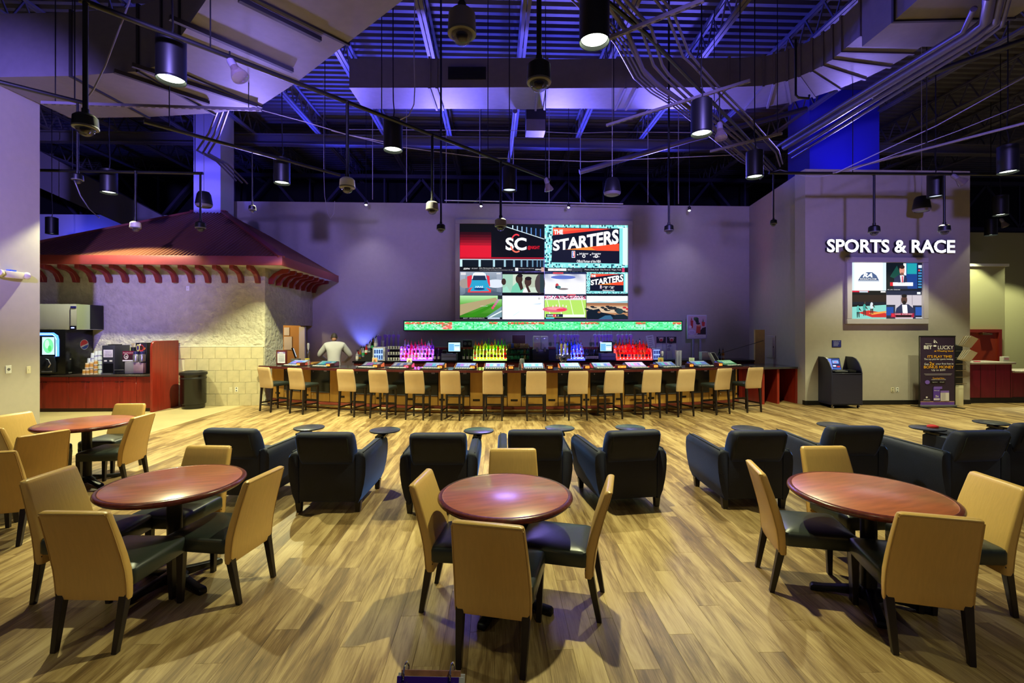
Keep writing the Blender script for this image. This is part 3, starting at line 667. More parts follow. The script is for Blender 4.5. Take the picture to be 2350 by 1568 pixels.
# ================================================================== DINING CHAIRS AND TABLES
def slab_ring(w_, yc, th, z, r=0.02, n=4):
    """rounded rectangle ring at height z"""
    x, y = w_ / 2 - r, th / 2 - min(r, th / 2 - .002); rr = min(r, th / 2 - .002); out = []
    for (sx, sy, a0) in ((1, 1, 0), (-1, 1, 90), (-1, -1, 180), (1, -1, 270)):
        for k in range(n):
            a = R_(a0 + 90 * k / (n - 1)); out.append((sx * x + rr * cos(a), yc + sy * y + rr * sin(a), z))
    return out
def puff_seat(b, x0, x1, y0, y1, zb, zt, front=0.0, nx=8, ny=8, pf=0.018):
    """upholstered seat: box sides and a slightly domed top"""
    rings = []
    def ring(z, ins):
        hx0, hx1 = x0 + ins, x1 - ins; r = .03; o = []
        for (cx_, cy_, a0) in ((hx1 - r, y1 - ins - r, 0), (hx0 + r, y1 - ins - r, 90), (hx0 + r, y0 + ins + r, 180), (hx1 - r, y0 + ins + r, 270)):
            for k in range(4):
                a = R_(a0 + 30 * k); o.append((cx_ + r * cos(a), cy_ + r * sin(a), z))
        return o
    for z, ins in ((zb, .006), (zb + .01, 0), (zt - .03, 0), (zt - .012, .006), (zt - .003, .02), (zt + pf * .4, .06), (zt + pf * .8, .12), (zt + pf, .19)):
        rings.append(ring(z, ins))
    b.loft(rings)
def chair_proto():
    t = thing('dining_chair', 'x', 'chair', (0, 0, 0), 0, 'tan dining chairs')
    b = MB(); puff_seat(b, -.225, .225, .07, .535, .35, .455); b.build('seat', leather, t)
    secs = [(.28, .065, .050, .425), (.30, .063, .056, .432), (.38, .060, .060, .436), (.46, .050, .062, .434), (.55, .028, .060, .428), (.66, -.004, .056, .418), (.75, -.033, .052, .408), (.815, -.054, .050, .40), (.832, -.060, .044, .392), (.839, -.062, .028, .376)]
    rg = [slab_ring(w_, yc, th, z, .018) for z, yc, th, w_ in secs]
    bk = MB().loft(rg).build('backrest', vinyl, t, ang=50)
    s = MB()
    for q in (-1, 1):
        pts = [(q * (w_ / 2 - .004), yc - th / 2 + .004, z) for z, yc, th, w_ in secs[1:-2]]
        s.tube(pts, .004, 5)
    s.tube([(x, -.060 - .02, .827) for x in (-.19, -.1, 0, .1, .19)], .004, 5)
    s.build('piping', mat('vinyl_piping', (190, 150, 84), 0.4), bk)
    for q in (-1, 1):
        MB().frus((q * .18 - .016, q * .18 + .016, -.016, .016, 0), (q * .19 - .024, q * .19 + .024, .04, .088, .34)).build('leg', darkwood, t, bevel=.003, seg=1)
        MB().frus((q * .185 - .016, q * .185 + .016, .49, .522, 0), (q * .195 - .024, q * .195 + .024, .48, .528, .36)).build('leg', darkwood, t, bevel=.003, seg=1)
    return t
CHP = chair_proto(); chair_used = [False]
def put_chair(loc, rz, lb):
    loc = Vector((loc[0], loc[1], 0))
    if not chair_used[0]:
        chair_used[0] = True; CHP.location = loc; CHP.rotation_euler = (0, 0, rz); CHP['label'] = lb; return CHP
    return clone(CHP, loc, rz, lb)
def gpx(px, py):
    d = FPX * HC / (py - CY); return LD((px - CX) / FPX * d, d)
def chair_legs(p0, p1, lb):       # rear-leg feet (left, right as seen from behind)
    a, b = gpx(*p0), gpx(*p1); v = (b - a).normalized(); f = Vector((-v.y, v.x, 0))
    return put_chair((a + b) / 2, math.atan2(-f.x, f.y), lb)
def chair_at(la, d, fa, fd, lb): return put_chair(LD(la, d), dirz(fa, fd), lb)
chair_legs((1040, 1532), (1214, 1560), 'tan dining chair with its back to us at the centre table')
chair_legs((1003, 1336), (966, 1406), 'tan dining chair on the left side of the centre table')
chair_legs((1375, 1432), (1383, 1355), 'tan dining chair on the right side of the centre table')
chair_at(0.01, 4.0, 0.02, -1, 'tan dining chair beyond the centre table, facing us')
chair_legs((115, 1497), (275, 1500), 'tan dining chair with its back to us at the left oval-looking table')
chair_at(-3.26, 3.38, 1, .03, 'tan dining chair on the left side of the left table')
chair_legs((543, 1392), (632, 1320), 'tan dining chair on the right side of the left table')
chair_at(-2.68, 4.1, -.05, -1, 'tan dining chair beyond the left table, before the armchairs')
chair_legs((2045, 1500), (2240, 1530), 'tan dining chair with its back to us at the right table')
chair_legs((1736, 1298), (1773, 1362), 'tan dining chair on the left side of the right table')
chair_at(2.74, 4.08, .04, -1, 'tan dining chair beyond the right table, facing us')
chair_at(3.27, 3.23, -1, .06, 'tan dining chair cut by the right edge at the right table')
chair_at(-4.5, 5.66, -1, -.1, 'tan dining chair on the near right side of the far left table')
chair_at(-5.3, 6.48, .06, -1, 'tan dining chair behind the far left table, by the beige floor')
chair_at(-5.5, 5.02, .25, 1, 'tan dining chair in front of the far left table at the picture edge')
chair_at(-6.05, 5.75, 1, -.15, 'tan dining chair at the left picture edge behind the far left table')
chair_at(-4.72, 4.72, -.95, .45, 'violet-lit tan chair seen edge-on at the left, before the far left table')
chair_at(-4.42, 4.0, -.3, 1, 'tan dining chair cut by the left edge, nearest on that side')
# ---- tables
def table(la, d, r, lb, rz=0.3):
    t = thing('dining_table', lb, 'table', LD(la, d), rz, 'round cherry pedestal tables')
    MB().lathe([(0, .746), (r - .035, .746), (r - .033, .7445), (r - .030, .746)], 64, caps=False).build('tabletop', cherry_top, t)
    MB().lathe([(r - .030, .746), (r - .008, .745), (r, .738), (r + .002, .728), (r - .004, .718), (r - .012, .712), (r - .02, .704), (r - .04, .702), (0.05, .702)], 64, caps=False).build('edge_band', edgewood, t)
    MB().lathe([(.11, .702), (.11, .69), (.05, .68), (.048, .10), (.085, .06), (.085, .03)], 20).build('column', iron, t)
    for k in range(4):
        b = MB(); b.M = Matrix.Rotation(k * PI / 2 + PI / 4, 4, 'Z')
        prof = [(.04, .10), (.14, .075), (.26, .05), (.33, .045), (.345, .03), (.345, 0), (.30, 0), (.2, .02), (.04, .03)]
        b.prism(prof, 'y', -.028, .028); b.build('foot', iron, t, bevel=.008)
    return t
table(-0.046, 3.22, .457, 'round cherry table at the centre, violet reflection on its top')
table(-2.48, 3.46, .462, 'round cherry table at the left, reddest top')
table(2.455, 3.24, .487, 'round cherry table at the right')
table(-5.15, 5.7, .5, 'round cherry table farthest left, before the beige floor')
# ================================================================== ARMCHAIRS
def arm_proto():
    t = thing('armchair', 'x', 'armchair', (0, 0, 0), 0, 'dark lounge armchairs')
    b = MB(); b.box(-.29, .29, .02, .72, .12, .40); b.build('seat_base', velvet, t, bevel=.02)
    b = MB(); puff_seat(b, -.272, .272, .12, .76, .36, .45, pf=.03); b.build('seat_cushion', velvet, t)
    b = MB(); b.box(-.29, .29, -.05, .06, .11, .60); b.build('back_panel', velvet, t, bevel=.015)
    rg = [slab_ring(.53, .02, .15, .50, .03), slab_ring(.55, .0, .19, .56, .04), slab_ring(.565, -.03, .20, .64, .05), slab_ring(.57, -.06, .19, .72, .05), slab_ring(.565, -.09, .17, .79, .05), slab_ring(.55, -.10, .13, .82, .05), slab_ring(.50, -.105, .07, .832, .03)]
    cu = MB().loft(rg).build('back_cushion', velvet, t, ang=60)
    s = MB(); s.tube([(-.245, -.122, .62), (-.245, -.148, .70), (-.245, -.169, .775), (-.235, -.168, .792), (0, -.168, .795), (.235, -.168, .792), (.245, -.169, .775), (.245, -.148, .70), (.245, -.122, .62)], .006, 6); s.build('piping', mat('velvet_piping', (18, 26, 30), 0.7), cu)
    for q in (-1, 1):
        prof = [(.285, .10), (.315, .10), (.35, .18), (.378, .30), (.392, .42), (.396, .52), (.39, .58), (.365, .61), (.32, .615), (.29, .60)]
        rgs = []
        for y, s_, dz in ((-.05, .96, -.02), (-.03, 1, 0), (.3, 1.0, .0), (.6, 1.0, .005), (.76, 1.0, .0), (.80, .985, -.015)):
            rgs.append([(q * (.34 + (x - .34) * s_), y, z + (dz if z > .4 else 0)) for x, z in prof])
        a = MB().loft(rgs).build('armrest', velvet, t, ang=50)
        MB().tube([(q * .362, y, .617) for y in (-.03, .2, .5, .78)], .005, 5).build('piping', MATS['velvet_piping'], a)
        for yy in (.0, .70):
            MB().frus((q * .30 - .024, q * .30 + .024, yy - .024, yy + .024, 0), (q * .305 - .032, q * .305 + .032, yy - .03, yy + .03, .115)).build('leg', darkwood, t, bevel=.003, seg=1)
    tb = MB().lathe([(0, .672), (.165, .672), (.178, .668), (.18, .66), (.175, .652), (0, .65)], 40, o=(.36, .80, 0), caps=False).build('tablet', mat('tablet_laminate', (52, 54, 66), 0.25), t)
    MB().box(.30, .40, .60, .80, .61, .632).lathe([(.022, .625), (.022, .655)], 12, o=(.36, .74, 0)).build('tablet_bracket', iron, tb)
    return t
ARM = arm_proto(); arm_used = [False]
def armchair(la, d, fa, fd, lb):
    p = LD(la, d)
    if not arm_used[0]:
        arm_used[0] = True; ARM.location = p; ARM.rotation_euler = (0, 0, dirz(fa, fd)); ARM['label'] = lb; return
    clone(ARM, p, dirz(fa, fd), lb)
armchair(-2.93, 5.02, .10, 1, 'dark velvet armchair, leftmost of the row')
armchair(-1.88, 4.83, .0, 1, 'dark velvet armchair, second of the row, blue light tinted into its sheen')
armchair(-.74, 4.80, -.02, 1, 'dark velvet armchair, third of the row, left behind the centre table')
armchair(.24, 4.95, -.02, 1, 'dark velvet armchair right behind the centre table')
armchair(1.23, 4.93, -.17, 1, 'dark velvet armchair turned slightly left, right of the centre table')
armchair(2.52, 4.92, -.02, 1, 'dark velvet armchair standing alone before the right table')
armchair(3.68, 5.15, .02, 1, 'dark velvet armchair behind the right table')
armchair(4.80, 4.92, -.10, 1, 'dark velvet armchair with a red cloth on its tablet')
armchair(5.85, 5.30, .0, 1, 'dark velvet armchair cut by the right edge')
rc = MB(); rc.lathe([(.02, 0), (.06, .004), (.055, .02), (.03, .03), (.0, .032)], 9)
o = rc.build('red_cloth', mat('red_cloth', (190, 30, 40), 0.8)); o.location = LD(5.14, 5.75, .673); tag(o, 'crumpled red cloth on the tablet of an armchair', 'cloth')
# ================================================================== BAR
BCX, BCY = 0.9144, 24.724
def arcp(r, ph, z=0.0): return Vector((BCX + r * sin(ph), BCY - r * cos(ph), z))
STX = [(-5.22, 10.91), (-4.39, 10.58), (-3.18, 10.21), (-2.44, 9.97), (-1.66, 9.80), (-.91, 9.71), (-.04, 9.66), (.85, 9.61), (1.71, 9.62), (2.48, 9.72), (3.31, 9.81), (4.10, 9.95), (5.03, 10.19), (5.86, 10.42)]
PH = [math.atan2(x - BCX, BCY - y) for x, y in STX]
PHL, PHR = -0.4665, 0.356
def arc_slab(b, r0, r1, p0, p1, z0, z1, n=None, m=0):
    n = n or max(2, int(abs(p1 - p0) / 0.02)); rg = []
    for k in range(n + 1):
        ph = p0 + (p1 - p0) * k / n
        rg.append([arcp(r0, ph, z0), arcp(r1, ph, z0), arcp(r1, ph, z1), arcp(r0, ph, z1)])
    b.loft(rg, m)
RB, RE = 14.34, 14.66      # bar front, counter edge
bar = thing('curved_bar', 'long curved maple bar front with black machine bays and brass foot rail', 'bar', arcp(RB, 0))
bar.location = (0, 0, 0)
b = MB(); arc_slab(b, 13.95, RB - .02, PHL, PHR, 0.14, .955); b.build('carcass', mahog, bar, smooth=False)
b = MB(); arc_slab(b, 14.0, RB - .06, PHL, PHR, 0, .14); b.build('kick_board', maple, bar, smooth=False)
b = MB(); arc_slab(b, RB - .02, RB + .05, PHL, PHR, .12, .17); b.build('foot_ledge', mat('ledge_red', (132, 58, 44), 0.4), bar, smooth=False)
hw = 0.265 / RB
dark_bay = mat('machine_black', (13, 13, 17), 0.22)
edges = []
for i, ph in enumerate(PH):
    hwi = hw
    b = MB(); arc_slab(b, RB - .02, RB + .02, ph - hwi, ph + hwi, .40, .93, 2); mb_ = b.build('machine_bay', dark_bay, bar, smooth=False)
    b = MB(); arc_slab(b, RB + .02, RB + .035, ph - hwi * .98, ph + hwi * .98, .395, .41, 2); b.build('bay_trim', greyplastic, mb_, smooth=False)
    b = MB(); arc_slab(b, RB + .02, RB + .03, ph + hwi * .45, ph + hwi * .75, .885, .925, 2); b.build('card_reader', mat('reader_lilac', (150, 140, 190), 0.4), mb_, smooth=False)
    q = arcp(RB + .022, ph - hwi * .7, .88); MB().lathe([(.012, -.012), (.012, .012)], 8, o=q).build('lock', chrome, mb_)
    b = MB(); arc_slab(b, RB - .02, RB + .012, ph - hwi * .97, ph + hwi * .97, .18, .385, 2); dd = b.build('door', maple, bar, smooth=False)
    q = arcp(RB + .02, ph - hwi * .8, .34); MB().lathe([(.014, -.012), (.014, .012)], 8, o=q).build('lock', chrome, dd)
    edges.append((ph - hwi, ph + hwi))
gaps = [(PHL, edges[0][0])] + [(edges[i][1], edges[i + 1][0]) for i in range(13)] + [(edges[-1][1], PHR)]
for a, c in gaps:
    if c - a < 0.004: continue
    b = MB(); arc_slab(b, RB - .02, RB + .012, a + .0008, c - .0008, .18, .93, 2); pn = b.build('panel', maple, bar, smooth=False)
    mid = (a + c) / 2; g = min(.0055, (c - a) * .35); b = MB(); arc_slab(b, RB + .012, RB + .018, mid - g, mid + g, .29, .335, 2); v_ = b.build('vent', mat('vent_brown', (74, 56, 34), 0.5, 0.4), pn, smooth=False)
    b = MB()
    for k in range(3): arc_slab(b, RB + .018, RB + .022, mid - g * .85, mid + g * .85, .298 + k * .012, .303 + k * .012, 1)
    b.build('vent_slats', blackmet, v_, smooth=False)
MB().tube([arcp(RB + .16, PHL + (PHR - PHL) * k / 60, .11) for k in range(61)], .022, 10).build('foot_rail', brass, bar)
for k in range(15):
    ph = PHL + (PHR - PHL) * (k + .3) / 15
    MB().tube([arcp(RB - .05, ph, .07), arcp(RB + .07, ph, .05), arcp(RB + .16, ph, .10)], .012, 6).build('rail_bracket', iron, bar)
b = MB(); arc_slab(b, 13.85, RE - .01, PHL - .004, PHR + .004, .955, 1.0); ct = b.build('bar_counter', granite, smooth=False); tag(ct, 'dark granite counter top curving along the whole bar', 'counter')
b = MB(); arc_slab(b, RE - .03, RE + .012, PHL - .004, PHR + .004, .945, .995); b.build('edge_band', mahog, ct, smooth=False)
# lower side counter at the right end
sc0, sc1 = PY(1742, 900, 11.55), PY(1814, 900, 11.95)
side = thing('side_counter', 'lower dark stone side counter on red wood panels at the bar end', 'counter', (0, 0, 0))
zt = .93
MB().prism([(sc0.x, 11.45), (sc1.x, 11.65), (sc1.x + .06, 12.9), (sc0.x, 12.7)], 'z', zt - .045, zt).build('counter_top', granite, side)
for px, y0 in ((1752, 11.55), (1786, 11.62), (1828, 11.70)):
    x = PY(px, 900, y0).x; MB().box(x - .03, x + .03, y0, y0 + 1.0, 0, zt - .045).build('support_panel', cherry, side)
MB().box(sc0.x, sc1.x, 12.5, 12.54, 0, zt - .045).build('back_panel', cherry, side)
# ---- stools
def stool_proto():
    t = thing('bar_stool', 'x', 'stool', (0, 0, 0), 0, 'beige bar stools along the bar')
    b = MB(); puff_seat(b, -.21, .21, .05, .47, .58, .665, pf=.012); b.build('seat', leather, t)
    secs = [(.545, .035, .05, .41), (.56, .033, .056, .42), (.66, .028, .058, .42), (.80, .0, .054, .415), (.94, -.03, .05, .41), (1.01, -.045, .045, .40), (1.022, -.048, .028, .385)]
    MB().loft([slab_ring(w_, yc, th, z, .018) for z, yc, th, w_ in secs]).build('backrest', stool_vinyl, t, ang=50)
    for q in (-1, 1):
        MB().frus((q * .19 - .014, q * .19 + .014, -.014, .014, 0), (q * .18 - .022, q * .18 + .022, .02, .064, .60)).build('leg', darkwood, t)
        MB().frus((q * .18 - .014, q * .18 + .014, .43, .458, 0), (q * .18 - .022, q * .18 + .022, .415, .459, .59)).build('leg', darkwood, t)
        MB().bar((q * .186, .01, .20), (q * .18, .44, .20), .018, .032).build('stretcher', darkwood, t)
    MB().bar((-.18, .44, .26), (.18, .44, .26), .018, .04).build('stretcher', darkwood, t)
    MB().bar((-.186, .01, .155), (.186, .01, .155), .018, .028).build('stretcher', darkwood, t)
    return t
ST = stool_proto()
ORD = ['first', 'second', 'third', 'fourth', 'fifth', 'sixth', 'seventh', 'eighth', 'ninth', 'tenth', 'eleventh', 'twelfth', 'thirteenth', 'last']
JIT = [-10, -6, -3, -1, -2, -1, -2, -2, 1, 4, -3, 1, 7, -8]
for i, (x, y) in enumerate(STX):
    lb = ORD[i] + ' beige bar stool counted from the kiosk end of the bar'
    rz = PH[i] + R_(JIT[i] * .6)
    if i == 0: ST.location = (x, y, 0); ST.rotation_euler = (0, 0, rz); ST['label'] = lb
    else: clone(ST, (x, y, 0), rz, lb)
# ---- bar-top game terminals
GC = [(150, 170, 205), (70, 130, 120), (90, 90, 100), (100, 100, 110), (120, 140, 175), (150, 170, 205), (190, 205, 220), (190, 215, 230), (190, 220, 235), (170, 195, 205), (230, 200, 240), (110, 130, 140), (110, 130, 135), (80, 140, 80)]
GLAB = ['pale blue screen', 'teal screen', 'dark card screen', 'dark screen with pink side light', 'blue-grey screen', 'pale blue screen before the first till', 'bright white-blue screen', 'bright screen left of the centre stool', 'bright screen at the centre', 'pale screen under the tap tower', 'lilac picture screen', 'dim grey screen', 'dim screen by the cocktail card', 'green screen near the bar end']
sides = [(150, 60, 50), (90, 50, 60), (190, 90, 60), (220, 60, 120), (210, 130, 60), (220, 140, 70), (210, 100, 60), (200, 90, 60), (210, 110, 60), (170, 40, 60), (60, 60, 120), (50, 60, 150), (50, 60, 150), (60, 70, 150)]
for i, ph in enumerate(PH):
    q = arcp(14.42, ph + (.012 if i < 6 else 0.0), 1.0)
    t = thing('game_terminal', 'bar-top game terminal with ' + GLAB[i] + ', ' + ORD[i] + ' from the kiosk', 'game terminal', q, ph, 'bar-top game terminals')
    prof = [(-.20, 0), (-.20, .025), (-.05, .032), (.20, .125), (.24, .115), (.24, 0)]
    MB().prism([(y, z) for y, z in prof], 'x', -.235, .235).build('body', blackmatte, t, bevel=.004, seg=1)
    a = Art(.42, .24)
    r_ = random.Random(i); bc = GC[i]
    a.rect(0, 0, 1, 1, bc)
    a.rect(.03, .82, .97, .95, mixc(bc, (255, 255, 255), .3))
    for k in range(5): a.rect(.05 + k * .185, .25, .05 + k * .185 + .15, .75, mixc(bc, (r_.choice([255, 40]), r_.choice([255, 60]), 255), .35)); 
    a.rect(.03, .05, .97, .18, mixc(bc, (20, 30, 60), .5))
    o = a.build('screen', t); o.location = (0, .078, .085); o.rotation_euler = (-R_(90 - 20.4), 0, 0)
    b = MB()
    for k in range(8): b.box(-.19 + k * .05, -.155 + k * .05, -.17, -.11, .025, .042)
    b.build('buttons', white, t, bevel=.003, seg=1)
    sgl = mat('side_glow_%d' % i, sides[i], .3, emit=.8)
    MB().prism([(-.02, .035), (.20, .115), (.22, .10), (.22, .02), (-.02, .02)], 'x', .236, .242).build('side_light', sgl, t)
    MB().prism([(-.02, .035), (.20, .115), (.22, .10), (.22, .02), (-.02, .02)], 'x', -.242, -.236).build('side_light', sgl, t)
    # ticket printer box beside it with a lit slot
    k = 1 if i < 10 else -1
    p = arcp(14.47, ph + k * .0245, 1.0)
    tp = thing('ticket_printer', 'ticket box with lit slot beside the ' + ORD[i] + ' game terminal', 'printer', p, ph, 'lit ticket boxes on the bar')
    MB().box(-.07, .07, -.04, .10, 0, .09).build('body', mat('printer_red', (96, 34, 26), .35), tp, bevel=.006, seg=1)
    MB().box(-.045, .045, -.046, -.04, .025, .07).build('slot_light', mat('slot_amber', (255, 150, 60), .3, emit=1.6) if i != 3 else mat('slot_pink', (255, 70, 110), .3, emit=1.6), tp)
    MB().box(-.028, .028, -.049, -.046, .042, .052).build('slot', blackgloss, tp)
# ================================================================== KIOSK COUNTER
CYF = 11.05; CZT = .84
ex = PY(356, 900, CYF).x                        # end panel plane
cab_edges = [98 - 150, 98 - 60, 158, 236, 313, 356]
cuts = [PY(u, 900, CYF).x for u in cab_edges]
for k in range(len(cuts) - 1):
    x0, x1 = cuts[k], cuts[k + 1]
    if k == len(cuts) - 2: x1 = ex - .03
    lb = ['base cabinet hidden behind the pillar', 'base cabinet at the pillar, under the soda machine', 'second base cabinet from the pillar', 'base cabinet under the creamer machine, with two pulls', 'narrow base cabinet next to the end panel'][k]
    t = thing('base_cabinet', lb, 'cabinet', (x0, CYF, 0), 0, 'red cherry base cabinets')
    w_ = x1 - x0
    MB().box(0, w_, .02, KY - CYF - .03, .08, CZT - .04).build('body', cherry, t, smooth=False)
    MB().box(0, w_, .05, KY - CYF - .03, 0, .08).build('toe_kick', mat('toe_kick_dark', (60, 18, 16), .4), t, smooth=False)
    nd = 1 if w_ < .55 else 2
    if nd == 2: MB().box(.004, w_ - .004, 0, .02, .70, CZT - .045).build('drawer_front', cherry, t, bevel=.003, seg=1)
    for j in range(nd):
        a, b = w_ * j / nd + .004, w_ * (j + 1) / nd - .004
        dd = MB().box(a, b, 0, .02, .085, .695 if nd == 2 else CZT - .045).build('door', cherry, t, bevel=.003, seg=1)
        hx = b - .05 if j == 0 else a + .05
        MB().tube([(hx - .03, 0, .68), (hx - .03, -.025, .68), (hx + .03, -.025, .68), (hx + .03, 0, .68)], .006, 6).build('handle', blackmet, dd)
kc = MB().box(cuts[0], ex - .03, CYF - .03, KY - .002, CZT - .04, CZT).build('kiosk_counter', mat('brown_laminate', (60, 48, 46), .3), bevel=.004, seg=1); tag(kc, 'dark brown drinks counter along the kiosk wall', 'counter')
zep = P(356, 783, Vector((ex, CYF - .1, 0)).dot(FW)).z
yb0, yb1 = CYF - .12, KY - .03
pl = [(yb1, 0), (yb0, 0), (yb0, zep - .14), (yb0 + .02, zep - .05), (yb0 + .07, zep - .01), (yb0 + .14, zep), (yb1, zep)]
ep = MB().prism(pl, 'x', ex - .03, ex + .02).build('end_panel', cherry, bevel=.004, seg=1); tag(ep, 'tall red cherry end panel with rounded corner beside the trash bin', 'panel')
# trash bin
tb = thing('trash_bin', 'round black trash bin by the tiled wall', 'bin', Vector((PY(444, 900, KY - .33).x, KY - .33, 0)))
MB().lathe([(.235, 0), (.24, .05), (.24, .10), (.262, .11), (.265, .13), (.265, .78), (.27, .80)], 32).build('body', blackgloss, tb)
MB().lathe([(.285, .80), (.29, .82), (.285, .86), (.20, .885), (.19, .87), (.15, .86), (.0, .86)], 32).build('lid', blackmatte, tb)
MB().lathe([(.266, .70), (.272, .71), (.272, .73), (.266, .74)], 32, caps=False).build('band', blackmatte, tb)
# helper: box thing placed by its front face in px on a front plane Y
def frontbox(name, lb, cat, u0, u1, v0, v1, Y, depth, m, grp=None, zmin=None, bevel=.008):
    a, b = PY(u0, v1, Y), PY(u1, v0, Y); z0 = zmin if zmin is not None else a.z
    t = thing(name, lb, cat, (a.x, Y, z0), 0, grp)
    W, H = b.x - a.x, b.z - z0
    o = MB().box(0, W, 0, depth, 0, H).build('body', m, t, bevel=bevel)
    return t, W, H
# soda machine: black tower, lit arch, touch screen; emblem on its right flank
SYF = CYF + .03
def sidebox(name, lb, cat, u0, u1, v0, v1, Y, m, back=None, zmin=None, bevel=.008):
    return frontbox(name, lb, cat, u0, u1, v0, v1, Y, (back or KY - .03) - Y, m, None, zmin, bevel)
t, W, H = sidebox('soda_machine', 'black soda fountain machine with glowing arch, touch screen and round emblem', 'soda machine', 20, 150, 757, 862, SYF, blackgloss, zmin=CZT); D = KY - .03 - SYF
sx1 = PY(138, 800, SYF).x - t.location.x; Z = lambda v: PY(120, v, SYF).z - CZT
glow = mat('arch_glow', (70, 130, 255), .3, emit=2.2); glow2 = mat('arch_core', (200, 235, 255), .3, emit=2.5)
ap = [(sx1 - .05, Z(818)), (sx1 - .05, Z(780)), (sx1 - .07, Z(772)), (sx1 - .14, Z(767)), (sx1 - .7, Z(767))]
MB().tube([(x, -.01, z) for x, z in ap], .035, 8).build('arch_light', glow, t); MB().tube([(x, -.03, z) for x, z in ap], .015, 8).build('arch_core', glow2, t)
a = Art(.27, .40); a.rect(0, 0, 1, 1, (200, 245, 240)); a.ell(.5, .5, .42, .42, (120, 235, 160)); a.ell(.4, .6, .18, .25, (190, 250, 210)); a.ell(.62, .35, .14, .18, (80, 210, 110))
o = a.build('touch_screen', t); o.location = (PY(112, 795, SYF).x - t.location.x, -.012, Z(794))
MB().box(sx1 - .6, sx1 - .08, -.06, 0, Z(855), Z(818)).build('dispense_niche', mat('niche_dark', (30, 32, 44), .3), t, bevel=.01)
MB().tube([(sx1 - .25, -.08, Z(824)), (sx1 - .15, -.12, Z(826)), (sx1 - .10, -.13, Z(835)), (sx1 - .14, -.13, Z(842))], .016, 8).build('spout', chrome, t)
MB().box(sx1 - .32, sx1 - .12, -.10, 0, Z(854), Z(851)).build('drip_tray', steel, t)
e = Art(.235, .24); e.ell(.5, .5, .5, .5, (226, 228, 232), 32)
e.poly([(.5 + .46 * cos(R_(x)), .5 + .46 * sin(R_(x))) for x in range(20, 212, 8)] + [(.3, .42), (.5, .47), (.7, .52), (.82, .60)], (222, 34, 38))
e.poly([(.5 + .46 * cos(R_(x)), .5 + .46 * sin(R_(x))) for x in range(222, 362, 8)] + [(.8, .44), (.6, .40), (.4, .30)], (24, 70, 180))
pe = PX(193, 791, t.location.x + W)
o = e.build('emblem', t, False); o.location = (W + .004, pe.y - SYF, pe.z - CZT); o.rotation_euler = (0, 0, PI / 2)
MB().box(W, W + .006, .10, .14, .34, .37).build('key_lock', chrome, t); MB().box(W, W + .006, .08, .16, .03, .055).build('maker_plate', steel, t)
ztop = H + CZT
# ice machine on top
t, W, H = sidebox('ice_machine', 'stainless steel ice machine standing on top of the soda machine', 'ice machine', 20, 176, 698, 757, SYF + .02, mat('satin_steel', (196, 196, 212), .35, .45, bump=.2, bscale=3, stretch=(40, 40, 1)), zmin=ztop); D = KY - .03 - SYF - .02
MB().box(W, W + .006, .0, D * .48, .01, H).build('side_panel', mat('grey_green_panel', (130, 140, 124), .4), t)
b = MB(); b.box(W, W + .006, D * .49, D, .01, H)
for k in range(18): b.box(W + .006, W + .018, D * .5, D * .99, .02 + k * (H - .03) / 18, .02 + k * (H - .03) / 18 + .012)
b.build('vent_louvers', mat('louver_black', (28, 32, 28), .5), t, smooth=False)
e0 = PY(160, 720, SYF).x - t.location.x
MB().box(e0, W - .005, -.02, 0, 0, .09).build('control_panel', blackgloss, t); MB().box(e0 + .03, W - .035, -.023, -.02, .03, .06).build('display', mat('ice_display', (150, 160, 255), .3, emit=1.8), t)
MB().box(e0 + .01, W - .01, -.012, 0, H - .09, H - .05).build('badge', mat('badge_blue', (30, 30, 130), .3), t)
MB().box(e0, e0 + .012, -.015, 0, .1, H - .1).build('handle', chrome, t)
# cups: stacks
def cup_stack(u, vb, vt, Y, r, lb, cupm, sleeve=None, grp='stacked paper cups on the kiosk counter'):
    a, b = PY(u, vb, Y), PY(u, vt, Y); H = b.z - CZT
    t = thing('cup_stack', lb, 'cups', (a.x, Y, CZT), 0, grp)
    n = max(1, int(H / .1))
    for k in range(n):
        z = k * H / n; h = H / n
        MB().lathe([(r, z), (r * .80, z + h * .97), (0, z + h * .97)], 16, caps=False).build('cup', cupm, t)
        if sleeve: MB().lathe([(r * .96, z + h * .22), (r * .85, z + h * .75)], 16, caps=False).build('sleeve', sleeve, t)
cupw = mat('cup_paper', (206, 214, 204), .6); slv = mat('cup_sleeve', (196, 140, 60), .7); cupk = mat('cup_cream', (212, 196, 160), .6)
for k, (u, vt, lb) in enumerate(((206, 822, 'short'), (214, 810, 'middle'), (222, 806, 'tall'), (229, 805, 'tallest'))): cup_stack(u, 858, vt, 11.42 , .05, lb + ' stack of white paper cups behind the brown ones', cupw)
for k, (u, vt, lb) in enumerate(((200, 833, 'first'), (210, 831, 'second'), (220, 827, 'third'))): cup_stack(u, 858, vt, 11.28, .042, lb + ' stack of sleeved brown cups from the left', cupk, slv)
for k, (u, lb) in enumerate(((193, 'left'), (201, 'right'))): cup_stack(u, 860, 848, 11.18, .036, lb + ' small orange cup at the counter edge', cupk, slv)
